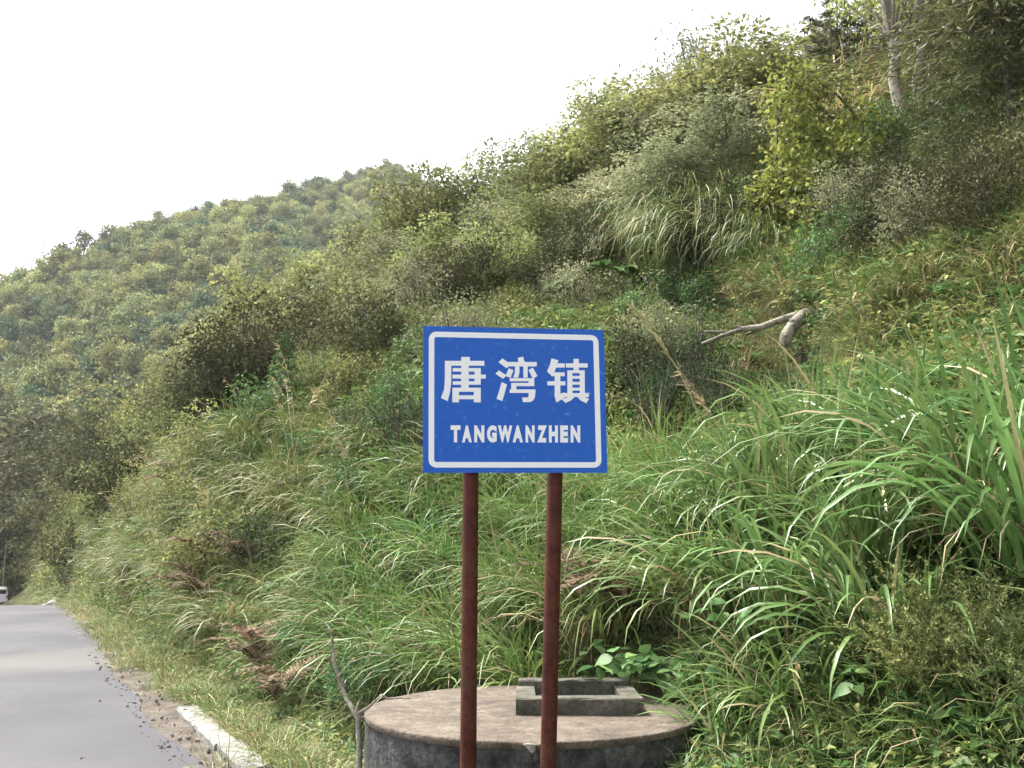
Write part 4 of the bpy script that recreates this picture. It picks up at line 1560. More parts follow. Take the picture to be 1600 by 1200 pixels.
def clump_place(px, py):
    if py > 1010:
        v = 'lowest on the bank'
    elif py > 880:
        v = 'on the lower bank'
    elif py > 780:
        v = 'midway up the bank'
    else:
        v = 'atop the bank'
    for lim, w in ((190, 'near the road bend'), (250, 'by the far kerb'), (330, 'by the kerb'), (420, 'beyond the kerb'), (490, 'past the kerb'), (570, 'behind the bare stem'), (650, 'at the left rim of the tank'), (740, 'behind the left post'), (880, 'behind the right post'),
                   (990, 'behind the hatch'), (1090, 'at the right rim of the tank'), (1180, 'right of the tank'), (1260, 'below the dead branch'), (1340, 'below the dry limb'), (1430, 'above the feathery plants')):
        if px < lim:
            return v + ' ' + w
    return v + ' at the right edge'


for (x, y, z, px, py, s, t) in poisson(9000, lambda px, py, s, t, x, y: 1080 < px < 1700 and 735 < py < 1030 and off_tank(x, y, 1.5) and py > 735 + max(0, 1240 - px) * 1.0, .52, 0, 9, 5, 14, 62):
    o = put('silver', 'silvergrass_clump', 'grass clump', (x, y, z), random.uniform(.75, 1.05), 'broad bright silvergrass clump ' + clump_place(px, py), 'broad silvergrass clumps', tilt=(random.gauss(0, .08), random.gauss(0, .08)), rz=random.gauss(0, .5), parts=('leaf_blades',))
    tag(o.children[0], kind='stuff')
    if random.random() < .45:
        tag(link('dry_blades', random.choice(V['drygrass']), o), kind='stuff')
    if random.random() < .1:
        tag(link('flower_stalks', random.choice(V['stalk']), o), kind='stuff')
for (x, y, z, px, py, s, t) in poisson(9000, lambda px, py, s, t, x, y: 545 < px < 1100 and 770 < py < 1120 and off_tank(x, y, 1.42) and s > 1.6, .45, -4, 5, 6, 14, 62):
    o = put('fine', 'grass_clump', 'grass clump', (x, y, z), random.uniform(.85, 1.2), 'fine green grass clump ' + clump_place(px, py), 'fine green grass clumps', tilt=(random.gauss(0, .08), random.gauss(0, .08)), rz=random.gauss(0, .5), parts=('leaf_blades',))
    tag(o.children[0], kind='stuff')
    if random.random() < .3:
        tag(link('dry_blades', random.choice(V['drygrass']), o), kind='stuff')
for (x, y, z, px, py, s, t) in poisson(14000, lambda px, py, s, t, x, y: 110 < px < 590 and py > 690 and .85 + max(0, (7 - t)) * .06 < s < 4.8 and t < 19 - s, .56, -14, 1, 7, 30, 120):
    o = put('olive', 'grass_clump', 'grass clump', (x, y, z), random.uniform(.6, 1.35), 'olive grass clump ' + clump_place(px, py), 'olive grass clumps on the cut bank', tilt=(random.gauss(0, .08), random.gauss(0, .08)), rz=random.gauss(0, .5), parts=('leaf_blades',))
    tag(o.children[0], kind='stuff')
    if random.random() < .12:
        tag(link('dry_blades', random.choice(V['drygrass']), o), kind='stuff')
    if random.random() < .12:
        tag(link('flower_stalks', random.choice(V['stalk']), o), kind='stuff')

SHW0 = {'shrub_olive': 'olive shrub', 'shrub_shade_dark': 'blackish shrub', 'shrub_darkolive': 'dark olive shrub'}
for (x, y, z, px, py, s, t) in poisson(9000, lambda px, py, s, t, x, y: 120 < px < 680 and .9 < s < 4.8 and y < 32 and off_tank(x, y, 2.2) and t < 20, 1.0, -16, 3, 7, 32, 85):
    k = random.choice(['shrub_green', 'shrub_olive', 'shrub_olive', 'shrub_green', 'shrub_dark', 'shrub_green'] if px > 330 else ['shrub_green', 'shrub_olive', 'shrub_olive', 'shrub_grey', 'shrub_dark', 'shrub_olive'])
    put(k, 'shrub', 'shrub', (x, y, z + .15), (random.uniform(.4, .8) if px < 420 else random.uniform(.35, .6)) * (1.5 if k == 'shrub_dark' else 1), {'shrub_green': 'fresh green shrub amid grass ', 'shrub_olive': 'olive shrub amid grass ', 'shrub_grey': 'greyish shrub amid grass ', 'shrub_dark': 'dark bush amid grass '}[k] + clump_place(px, py), 'shrubs growing in the grassy bank', parts=('stems', 'crown'))

for (x, y, z, px, py, s, t) in poisson(9000, lambda px, py, s, t, x, y: .7 + (t < 20) * 1.2 < s < 6 and 16 < t < 75, 1.55, -40, 0, 18, 80, 75):
    k = random.choice(['shrub_olive', 'shrub_shade_dark', 'shrub_olive', 'shrub_darkolive', 'shrub_darkolive'])
    put(k, 'shrub', 'shrub', (x, y, z), random.uniform(.8, 1.35) * (.8 if t < 22 else 1.15), SHW0[k] + ' beside the road ' + column_words(px), 'shrubs along the far roadside', parts=('stems', 'crown'))

# ------------------------------------------------------------------ shrubs over the slope
SHW = {'shrub_darkolive': 'dark olive shrub', 'shrub_olive': 'olive leaved rounded shrub', 'shrub_grey': 'grey green twiggy shrub', 'shrub_green': 'fresh green leafy shrub', 'shrub_dark': 'small dark leaved bush', 'shrub_shade_dark': 'blackish twiggy shrub'}


def shrub_kind(px, py, x, y):
    q = float(vnoise(x, y, 4.0, 61)) + .4 * float(vnoise(x, y, 1.5, 62)) + random.gauss(0, .12)
    if q > .30:
        return 'shrub_green'
    if q > .0:
        return 'shrub_olive'
    if q > -.38:
        return 'shrub_grey'
    return 'shrub_dark'


for (x, y, z, px, py, s, t) in poisson(12000, lambda px, py, s, t, x, y: -40 < px < 1680 and s > 4.4 and y < 46 and py < 720 and not (1040 < px < 1360 and 440 < py < 650) and not (1070 < px and py > 560) and not (py < 265 and px > 1270) and not (t < 9 and 7.3 < s + float(bank_shift(x, y, t)) < 8.4), 1.2, -20, 22, 8, 46, 250):
    k = shrub_kind(px, py, x, y)
    sc = random.uniform(.5, .95) * (1.0 if y > 20 else .75)
    if px > 1180 and k in ('shrub_grey', 'shrub_green') and random.random() < .6:
        k = random.choice(['shrub_olive', 'shrub_dark', 'shrub_darkolive', 'shrub_olive'])
    put(k, 'shrub', 'shrub', (x, y, z), sc, SHW[k] + ' ' + row_words(px, py - 60) + ' ' + column_words(px), SHW[k] + 's', parts=('stems', 'crown'))


def at_ground(px, py, dz=0.0):
    g = ground_at(px, py)
    if g is not None and px < 620 and py < 720 and g.y > 30:
        d_ = 23.0
        return Vector(((px - 800) / F * d_, d_, hz((px - 800) / F * d_, d_) + dz))
    while g is None:
        py += 6
        g = ground_at(px, py)
    return Vector((g.x, g.y, g.z + dz))


for (px, py, sc, k, nm, lab) in (
        (1085, 622, .95, 'shrub_dark', 'tea_bush', 'round dark tea bush right of the sign under the long dry stalk'),
        (1015, 690, .95, 'shrub_dark', 'tea_bush', 'dark greyish tea bush touching the lower right of the sign'),
        (1110, 676, .75, 'shrub_dark', 'tea_bush', 'low dark tea bush left of the bright silvergrass'),
        (640, 735, 1.2, 'shrub_dark', 'tea_bush', 'round dark bush beside the lower left corner of the sign'),
        (552, 708, .6, 'shrub_dark', 'tea_bush', 'small dark bush on the grass left of the sign'),
        (600, 700, .5, 'shrub_green', 'shrub', 'dense green shrub left of the sign behind the dark bush'),
        (395, 640, 1.0, 'shrub_shade_dark', 'dark_shade_shrub', 'tall blackish shrub at the edge of the trees left of the sign'),
        (350, 650, .8, 'shrub_shade_dark', 'dark_shade_shrub', 'blackish shrub beside the taller one above the kerb'),
        (575, 585, .62, 'shrub_darkolive', 'dark_shade_shrub', 'broad dark shrub filling in a shaded hollow under trees left of the sign top'),  # dark leaves stand in for the shade of a hollow
        (1420, 360, .45, 'shrub_shade_dark', 'dark_shade_shrub', 'dark shrub hanging on the bank right of the vine'),
        (1490, 370, .45, 'shrub_shade_dark', 'dark_shade_shrub', 'dark shrub on the bank below the right conifers'),
        (1340, 345, .42, 'shrub_shade_dark', 'dark_shade_shrub', 'dark shrub right of the lime green vine'),
        (1420, 250, .8, 'shrub_green', 'shrub', 'bright green shrub below the pale trunks'),
        (1370, 250, .7, 'shrub_green', 'shrub', 'low green shrub left below the pale trunks'),
        (1480, 250, .7, 'shrub_green', 'shrub', 'green shrub right below the pale trunks'),
        (1290, 450, .6, 'shrub_green', 'shrub', 'bright green shrub above the thick end of the dead branch'),
        (1340, 410, .55, 'shrub_green', 'shrub', 'green shrub on the right bank above the dead branch'),
        (1100, 500, .6, 'shrub_green', 'shrub', 'bright green shrub left of the dead branch'),
        (1050, 490, .6, 'shrub_green', 'shrub', 'bright green shrub above the upper right of the sign')):
    put(k, nm, 'shrub' if nm != 'tea_bush' else 'bush', at_ground(px, py) + (Vector((0, -.35, .22)) if nm == 'tea_bush' else Vector((0, 0, 0))), sc * (1.4 if nm == 'dark_shade_shrub' and px < 620 else 1), lab, None, parts=('stems', 'crown'))
for (px, py, sc, lab) in ((1110, 455, .75, 'shade-dark shrub in the hollow under the hanging grass'), (1150, 430, .7, 'second shade-dark shrub in the hollow left of the vine'), (730, 500, .7, 'dark shrub just above the top of the sign'), (850, 480, .6, 'dark shrub under the trees above the right post'), (940, 450, .7, 'dark shrub behind the broad leaved plant'), (480, 600, .8, 'dark shrub right of the narrow green sapling'), (1380, 430, .5, 'dark shrub on the right slope above the dead branch'), (1540, 410, .45, 'dark shrub on the right slope near the picture edge'), (60, 900, .9, 'dark shrub beside the road near the van'), (1000, 640, .45, 'low dark shrub touching the right edge of the sign'), (1570, 330, .45, 'dark shrub at the right edge below the conifers')):
    put('shrub_shade_dark', 'dark_shade_shrub', 'shrub', at_ground(px, py), sc, lab, None, parts=('stems', 'crown'))  # dark shrubs added to stand in for shaded hollows on the slope
V['sapling'] = variants(lambda i: m_conifer(3.0, 1.5, 190 + i, 3800, M['herb'], M['bark'], .04, (.06, .13), (.03, .06)), 1)
xs_ = (437 - 800) / F * 19.0
zs_ = hz(xs_, 19.0)
put('sapling', 'sapling', 'tree', (xs_, 19.0, zs_ - .1), (CAMZ + (845 - 500) / F * 19.0 - zs_) / 3.0, 'narrow bright green conical sapling standing before the dark shrubs', None, widen=.85)

# hanging grass on the earth bank
tb = -2.5
while tb < 9.5:
    sb_ = 8.62
    for _ in range(4):
        xb, yb = xy(sb_, tb)
        sb_ = 8.62 - float(bank_shift(xb, yb, tb))
    px, py = project(xb, yb, hz(xb, yb))
    if float(vnoise(xb, yb, 4.3, 6)) < -.12 or random.random() < .15:
        tb += .6
        continue
    o = put('hang', 'hanging_grass', 'grass clump', Vector((xb, yb, hz(xb, yb))), random.uniform(.6, 1.15), 'long dry grass hanging over the dark earth bank ' + column_words(float(px)), 'grass hanging from the bank', rz=random.gauss(0, .3), parts=('leaf_blades',))
    tag(o.children[0], kind='stuff')
    tb += random.uniform(.45, .85)
for (px, py, sc) in ((1088, 405, 1.3), (1116, 395, 1.55), (1145, 405, 1.3), (985, 400, .8), (740, 450, .8)):
    o = put('hang', 'hanging_grass', 'grass clump', at_ground(px, py), sc, 'long dry grass hanging among the shrubs ' + column_words(px), 'grass hanging among the shrubs', rz=random.gauss(0, .3), parts=('leaf_blades',))
    tag(o.children[0], kind='stuff')
# tan reeds, rusty dead ferns
for (px, py, sc, k, lab) in ((1352, 120, 2.7, 'drygrass', 'tan dry reeds left of the pale trunks'), (1325, 125, 2.0, 'drygrass', 'smaller tan dry reeds left of the pale trunks'), (1475, 130, 1.3, 'drygrass', 'tan dry reeds right of the pale trunks'),
                             (1275, 105, 1.8, 'rust', 'orange brown dead fern near the skyline at the conifers'), (290, 790, 1.6, 'rust', 'brown dead fern at the top of the bank above the kerb'), (335, 965, 1.2, 'rust', 'large rusty dead fern low on the bank beside the road'),
                             (345, 915, 1.2, 'rust', 'rusty dead fern hanging midway down the bank by the road'), (430, 1080, 1.1, 'rust', 'rusty dead fern beside the tip of the fallen branch'), (455, 1130, .9, 'rust', 'lowest rusty dead fern by the fallen branch'),
                             (400, 910, .8, 'rust', 'small rusty dead fern on the bank above the road edge'), (915, 1000, 1.1, 'rust', 'brown dead fern behind the hatch of the tank'), (975, 1000, .9, 'rust', 'brown dead fern right behind the hatch'),
                             (650, 1075, .6, 'rust', 'small brown dead fern at the left rear rim of the tank'), (1160, 590, .9, 'drygrass', 'tan dry grass under the fallen dead branch')):
    nm = 'dead_fern' if k == 'rust' else 'dry_reeds'
    gg = at_ground(px, py, -.02)
    if py < 200:
        d_ = ground_at(px, py + 75).y + .2
        gg = Vector(((px - 800) / F * d_, d_, hz((px - 800) / F * d_, d_)))
    o = put(k, nm, 'fern' if k == 'rust' else 'reeds', gg + (Vector((-.08, -.3, .26)) if k == 'rust' and py > 600 else Vector((0, 0, 0))), sc, lab, None, parts=('fronds' if k == 'rust' else 'leaf_blades',))
    tag(o.children[0], kind='stuff')
# feathery olive plants at the lower right and single arching clumps in front
for (px, py, sc, lab) in ((1440, 1120, .8, 'feathery olive plant at the lower right left of the larger one'), (1520, 1115, .85, 'largest feathery olive plant at the lower right'), (1590, 1170, .8, 'feathery olive plant cut by the right edge'), (1490, 1080, .8, 'feathery olive plant below the silvergrass')):
    g = at_ground(px, py) + Vector((0, -.15, .12))
    o = put('plume', 'feathery_plant', 'plant', g, sc, lab, None, parts=('fronds',))
    tag(o.children[0], kind='stuff')
for (px, py, sc, k, lab) in ((1245, 1145, .62, 'silver', 'single arching silvergrass right of the tank'), (1330, 1190, .55, 'olive', 'brownish drooping grass at the bottom right of the tank'), (1150, 1195, .5, 'silver', 'low silvergrass against the right side of the tank'),
                             (1400, 1200, .55, 'olive', 'brownish drooping grass below the feathery plants'), (1480, 1195, .55, 'fine', 'grass at the bottom right below the cut stems'), (1210, 1060, .7, 'olive', 'dry arching grass among the brambles right of the tank')):
    o = put(k, 'grass_clump', 'grass clump', at_ground(px, py), sc, lab, None, parts=('leaf_blades',))
    tag(o.children[0], kind='stuff')
cdr = put('cedar', 'conifer_tree', 'tree', Vector((7.95, 12.8, hz(7.95, 12.8) - .1)), 1.25, 'near dark conifer with low boughs at the right edge', None, widen=1.35)

# pale trunks at the top right
for (b, tp, d, lab) in (((1413, 205), (1380, -40), 22.0, 'leaning pale trunk at the upper right'), ((1438, 190), (1436, -20), 22.6, 'upright pale trunk right of the leaning one')):
    d = ground_at(1400, 215).y - .3
    B, T = at_depth(*b, d), at_depth(*tp, d + .2)
    B.z = min(B.z, hz(B.x, B.y)) - .1
    root = tag(empty('pale_trunk_tree', B), lab + ' with a light leafy crown', 'tree')
    mb = MB()
    L_ = T - B
    mb.tube([L_ * (k / 8) + Vector((.05 * math.sin(k * 1.7), 0, 0)) for k in range(9)], [.125 - .009 * k for k in range(9)], 9)
    link('trunk', mb.mesh('trunk', M['palebark']), root)
    tips = [(np.array(L_ * random.uniform(.78, 1.15)) + rng.normal(0, .5, 3), random.uniform(.4, .7)) for _ in range(14)]
    mb = MB()
    for (c, r) in tips:
        mb.tube([np.array(L_ * .6), c], [.03, .01], 4, caps=False)
    link('limbs', mb.mesh('limbs', M['palebark']), root)
    link('crown', m_crown(tips, M['lighttree'], 1300, (.07, .13)), root)

# lime green creeper draped over the bushes
def build_vine():
    d = 15.5
    B = at_ground(1235, 400)
    d = B.y
    root = tag(empty('climbing_vine', B), 'sunlit lime green creeper draped over the bushes at the upper right', 'vine')
    paths = [[(1262, 110), (1245, 160), (1240, 200), (1250, 215)], [(1250, 215), (1290, 222), (1318, 240), (1312, 268)], [(1222, 250), (1225, 300), (1238, 340), (1240, 380)],
             [(1245, 250), (1250, 300), (1258, 345)], [(1205, 265), (1208, 300), (1196, 330)], [(1270, 120), (1310, 150), (1345, 190), (1350, 205)], [(1230, 130), (1215, 190), (1212, 250)], [(1236, 235), (1232, 270), (1222, 300)], [(1210, 110), (1255, 140), (1300, 185)], [(1258, 345), (1262, 372), (1250, 400)]]
    wood = MB()
    tips = []
    for p in paths:
        pts = [np.array(at_depth(q[0], q[1], d - .5 - (400 - q[1]) / 400 * -2.5 + random.uniform(-.3, .3)) - B) for q in p]
        wood.tube(pts, [.02] * len(pts), 4, caps=False)
        for a, b in zip(pts[:-1], pts[1:]):
            for k in range(7):
                tips.append((a + (b - a) * random.random() + rng.normal(0, .13, 3), random.uniform(.14, .34)))
    link('stems', wood.mesh('stems', M['darktwig']), root)
    c = link('leaves', m_crown(tips, M['lime'], 5200, (.05, .115), .7, 1.2, .3, 'leaves'), root)
    tag(c, kind='stuff')


build_vine()


# broad leaved plant above the sign: each large leaf is a part
def leaf_piece(name, L, W, mat, lobes=0):
    mb = MB()
    n = 6
    v = [(0, 0, 0)]
    prof = [.0, .75, 1.0, .92, .65, .3, 0.0]
    for k in range(1, n):
        u = k / n
        z = -.25 * L * u * u
        v += [(-W * .5 * prof[k], L * u, z + .05 * L), (0, L * u, z), (W * .5 * prof[k], L * u, z + .05 * L)]
    v.append((0, L, -.27 * L))
    f3 = [(0, 2, 1), (0, 3, 2)]
    f4 = []
    for k in range(n - 2):
        a = 1 + 3 * k
        f4 += [(a, a + 1, a + 4, a + 3), (a + 1, a + 2, a + 5, a + 4)]
    a = 1 + 3 * (n - 2)
    f3 += [(a, a + 1, len(v) - 1), (a + 1, a + 2, len(v) - 1)]
    t = random.uniform(.3, .8)
    mb.add(v, f4, t)
    mb.add(v, f3, t)
    return mb.mesh(name, mat)


def build_broadleaf():
    B = at_ground(935, 492)
    root = tag(empty('broad_leaf_plant', B), 'young plant with large drooping palm shaped leaves above the sign', 'plant')
    mb = MB()
    ls = [leaf_piece('leaf', .55, .22, M['herb']) for _ in range(3)]
    for i in range(7):
        a = i * 2.4
        e = np.array([.5 * math.cos(a), .5 * math.sin(a), .55 + .25 * random.random()])
        mb.tube([(0, 0, -.1), e * .6, e], [.02, .014, .008], 5, caps=False)
        for j in range(5):
            o = link('leaf', random.choice(ls), root, Vector(e))
            o.rotation_euler = (random.uniform(-.3, .2), random.uniform(-.2, .2), a - 1.57 + (j - 2) * .65)
    link('stems', mb.mesh('stems', M['herb']), root)


build_broadleaf()


# brambles whose leaves can be told apart round the tank
BR = [leaf_piece('leaf', l_, w_, M['bramble']) for (l_, w_) in ((.10, .075), (.085, .065), (.12, .085), (.075, .06), (.095, .08), (.11, .07))]


def bramble(px, py, nst, L, lab, lift=0.0):
    B = at_ground(px, py)
    root = tag(empty('bramble', B), lab, 'bramble', 'brambles beside the tank')
    mb = MB()
    for i in range(nst):
        a = random.uniform(0, 6.28)
        p = np.array([random.uniform(-.12, .12), random.uniform(-.12, .12), -.05])
        pts = [p]
        ln = L * random.uniform(.7, 1.1)
        for k in range(6):
            th = .25 + .32 * k
            p = p + ln / 6 * np.array([math.sin(th) * math.cos(a), math.sin(th) * math.sin(a), math.cos(th)])
            pts.append(p)
        mb.tube(pts, [.006 - .0006 * k for k in range(7)], 4, caps=False)
        for k in range(2, 7):
            for j in range(3):
                o = link('leaf', random.choice(BR), root, Vector(pts[k] + rng.normal(0, .025, 3)))
                o.rotation_euler = (random.gauss(-.15, .35), random.gauss(0, .35), random.uniform(0, 6.28))
                o.scale = (random.uniform(1.0, 1.5),) * 3
    link('canes', mb.mesh('canes', M['herb']), root)


for args in ((1000, 1080, 5, .75, 'leafy bramble leaning over the rear of the tank by the hatch'), (1065, 1092, 5, .75, 'leafy bramble at the right rear rim of the tank'), (1110, 1105, 4, .65, 'bramble just right of the tank rim'),
             (1170, 1030, 3, .75, 'bramble in the grass right of the tank'), (1240, 1020, 3, .8, 'bramble with yellowing leaves below the silvergrass'), (1330, 1120, 3, .65, 'low bramble left of the feathery plants'),
             (1010, 985, 2, .6, 'bramble behind the tank right of the dead fern'), (1400, 985, 2, .6, 'bramble with pale leaves above the feathery plants'), (770, 1040, 1, .45, 'small bramble between the posts behind the tank')):
    bramble(*args)


# ------------------------------------------------------------------ dead wood
def build_dead_branch():
    g = at_ground(1225, 545)
    d = g.y
    root = tag(empty('fallen_branch', g), 'fallen pale dead branch with a thick broken end lying on the slope', 'dead branch')

    d -= .55

    def P(px, py, dd=0.0):
        return np.array(at_depth(px, py, d + dd) - g)
    mb = MB()
    mb.tube([P(1224, 541), P(1229, 524), P(1240, 507, .05), P(1256, 494, .1), P(1276, 484, .2), P(1294, 476, .3)], [.06, .082, .075, .085, .062, .04], 9)
    mb.tube([P(1240, 506, .05), P(1236, 499, .0)], [.05, .03], 6)
    link('stump', mb.mesh('stump', M['deadwood']), root)
    mb = MB()
    mb.tube([P(1300, 470, .3), P(1262, 487, .15), P(1225, 498, .1), P(1190, 511, .1), P(1158, 515, .1), P(1150, 508, .1)], [.045, .045, .042, .04, .036, .028], 8)
    link('limb', mb.mesh('limb', M['deadwood']), root)
    for pts, rr in (([P(1190, 514, .12), P(1165, 523, .15)], [.025, .015]), ([P(1160, 514, .1), P(1130, 524, .0), P(1096, 537, -.1)], [.03, .024, .014]), ([P(1140, 518, .1), P(1100, 518, .1)], [.018, .01]),
                    ([P(1290, 490, .2), P(1270, 515, .0)], [.022, .014]), ([P(1262, 487, .15), P(1290, 462, .3), P(1300, 450, .3)], [.024, .018, .01])):
        mb = MB()
        mb.tube(pts, rr, 5)
        link('twig', mb.mesh('twig', M['deadwood']), root)


build_dead_branch()


def build_bare_stem():
    d = 6.6
    B = at_depth(561, 1200, d)
    B.z = hz(B.x, d) - .1
    root = tag(empty('bare_stem', B), 'bare pale forked stem standing left of the tank', 'bare plant')

    def P(px, py, dd=0.0):
        return np.array(at_depth(px, py, d + dd) - B)
    mb = MB()
    mb.tube([np.zeros(3), P(562, 1170), P(560, 1140), P(559, 1122), P(553, 1112), P(540, 1090, .05), P(530, 1064, .1), P(521, 1030, .1), P(519, 998, .1)], [.020, .019, .018, .017, .015, .013, .012, .010, .009], 7)
    link('stem', mb.mesh('stem', M['deadwood']), root)
    for pts, r in (([(556, 1116), (575, 1106), (592, 1090), (596, 1085)], .011), ([(596, 1086), (606, 1092), (625, 1090), (642, 1091)], .008), ([(529, 1056), (548, 1035), (575, 1025), (620, 1024)], .005),
                   ([(560, 1124), (572, 1120), (573, 1116)], .009), ([(556, 1112), (560, 1098), (566, 1089)], .007), ([(519, 998), (514, 980), (507, 972)], .006)):
        mb = MB()
        mb.tube([P(*q, .03 * i) for i, q in enumerate(pts)], [r * (1 - .15 * i) for i in range(len(pts))], 6)
        link('branch', mb.mesh('branch', M['deadwood']), root)
    g = at_ground(545, 1168)
    root = tag(empty('fallen_branch', g), 'pale fallen branch lying left of the tank foot', 'dead branch')
    d2 = g.y - .3

    def Q(px, py, dd=0.0):
        return np.array(at_depth(px, py, d2 + dd) - g)
    mb = MB()
    mb.tube([Q(468, 1132, .2), Q(498, 1146, .15), Q(528, 1158, .1), Q(550, 1164), Q(575, 1168)], [.010, .014, .016, .017, .018], 7)
    link('limb', mb.mesh('limb', M['deadwood']), root)
    for pts, rr in (([Q(552, 1164), Q(535, 1174), Q(518, 1188), Q(505, 1186)], [.014, .012, .010, .007]), ([Q(518, 1188), Q(526, 1202)], [.010, .008]), ([Q(560, 1166), Q(572, 1176), Q(566, 1190)], [.018, .018, .012])):
        mb = MB()
        mb.tube(pts, rr, 6)
        link('twig', mb.mesh('twig', M['deadwood']), root)


build_bare_stem()


# long dry grass stalk right of the sign
def build_stalk():
    B = at_ground(1112, 700)
    d = B.y
    root = tag(empty('dry_stalk', B), 'long leaning dry grass stalk right of the sign', 'grass stalk')
    pts = [np.array(at_depth(px, py, d + dd) - B) for px, py, dd in ((1112, 700, 0), (1098, 665, -.1), (1080, 620, -.2), (1058, 575, -.3), (1035, 540, -.4), (1005, 500, -.5), (975, 470, -.6))]
    mb = MB()
    mb.tube(pts, [.009, .008, .008, .007, .006, .005, .003], 5)
    link('stem', mb.mesh('stem', M['bamboo']), root)
    mb = MB()
    q = 60
    u = rnd(q, 3.3, 5.4)
    P_ = np.array(pts)
    i0 = u.astype(int)
    pos = P_[i0] + (P_[i0 + 1] - P_[i0]) * (u - i0)[:, None]
    dirv = (P_[5] - P_[3])[None] / np.linalg.norm(P_[5] - P_[3]) + rng.normal(0, .12, (q, 3))
    mb.leaves(pos, dirv, rng.normal(0, 1, (q, 3)), rnd(q, .1, .2), np.full(q, .018), rnd(q, .6, 1))
    link('seed_head', mb.mesh('seed_head', M['dry']), root)


build_stalk()

# reddish cut stems at the lower right
for (px, py, h, lab) in ((1424, 1135, .24, 'reddish cut stem with a pale top at the lower right'), (1528, 1100, .28, 'brown dry stem among the feathery plants')):
    B = at_ground(px, py + 20)
    root = tag(empty('cut_stem', B), lab, 'cut stem')
    mb = MB()
    mb.tube([(0, 0, -.1), (.01, 0, h * .6), (.03, 0, h + .15)], [.022, .02, .02], 7, caps=False)
    link('stem', mb.mesh('stem', M['rust']), root)
    mb = MB()
    mb.tube([(.03, 0, h + .15), (.031, 0, h + .156)], [.019, .018], 7)
    link('cut_end', mb.mesh('cut_end', M['bamboo']), root)

# two white posts on the skyline, a pale pole and a blue sheet by the far road
for (b, tp, d, lab) in (((868, 258), (865, 209), 26.0, 'taller white post on the skyline above the sign'), ((883, 262), (880, 229), 26.0, 'shorter white post right of the taller one on the skyline')):
    B, T = at_depth(*b, d), at_depth(*tp, d)
    B2 = Vector((B.x, B.y, hz(B.x, B.y) - .2))
    root = tag(empty('white_post', B2), lab, 'post')
    mb = MB()
    mb.tube([(0, 0, 0), T - B2], [.042, .04], 8)
    link('shaft', mb.mesh('shaft', M['whitepost']), root)
    mb = MB()
    mb.tube([T - B2, T - B2 + Vector((0, 0, .05))], [.046, .03], 8)
    link('post_cap', mb.mesh('post_cap', M['whitepost']), root)


def build_van():
    d = 109.0
    B = at_depth(-2, 938, d)
    s_, t_ = st(B.x, B.y)
    B.z = float(road_z(t_)) + .01
    root = tag(empty('parked_van', B, math.atan2(U[1], U[0]) - math.pi / 2), 'white minivan seen from behind on the road at the left edge', 'van')
    W, L_, H = 1.7, 4.2, 1.85
    # body: lofted cross sections along the length (local y), rear at y = 0
    secs = []
    for (y, zlo, zhi, wt) in ((0.0, .42, 1.0, .97), (.06, .32, 1.74, .98), (.35, .3, 1.84, 1), (2.6, .3, 1.86, 1), (3.2, .3, 1.72, .99), (3.75, .32, 1.1, .97), (4.15, .36, .95, .92), (4.2, .42, .8, .88)):
        w = W * wt / 2
        belt = min(1.05, zhi)
        top = w * (.86 if zhi > 1.2 else .97)
        secs.append([(-w * .96, y, zlo), (-w, y, .62), (-w, y, belt), (-top, y, zhi - .08), (-top + .1, y, zhi), (top - .1, y, zhi), (top, y, zhi - .08), (w, y, belt), (w, y, .62), (w * .96, y, zlo)])
    mb = MB()
    m_ = 10
    mb.add([p for q in secs for p in q], [(i * m_ + j, i * m_ + (j + 1) % m_, (i + 1) * m_ + (j + 1) % m_, (i + 1) * m_ + j) for i in range(len(secs) - 1) for j in range(m_)])
    for q in (secs[0], secs[-1]):
        mb.add(q, [tuple(range(m_))])
    link('body', mb.mesh('body', M['vanwhite'], smooth=False), root)
    mb = MB()
    mb.box(-.66, .66, .015, .05, 1.12, 1.62)
    link('rear_window', mb.mesh('rear_window', M['glass'], smooth=False), root)
    for sx in (-1, 1):
        mb = MB()
        mb.box(sx * .80 - .05, sx * .80 + .05, .6, 2.9, 1.14, 1.58)
        link('side_window', mb.mesh('side_window', M['glass'], smooth=False), root)
        mb = MB()
        mb.box(sx * .74 - .07, sx * .74 + .07, -.03, .03, .72, 1.06)
        link('tail_light', mb.mesh('tail_light', M['redlamp'], smooth=False), root)
        for yy in (.8, 3.3):
            mb = MB()
            mb.tube([(sx * .62, yy, .31), (sx * .84, yy, .31)], [.31, .31], 18)
            wh = link('wheel', mb.mesh('wheel', M['tyre']), root)
            mb = MB()
            mb.tube([(sx * .84, yy, .31), (sx * .855, yy, .31)], [.19, .17], 14)
            link('hubcap', mb.mesh('hubcap', M['galv']), wh)
    mb = MB()
    mb.box(-.82, .82, -.09, .04, .36, .58)
    link('bumper', mb.mesh('bumper', M['vanwhite'], smooth=False), root)


build_van()


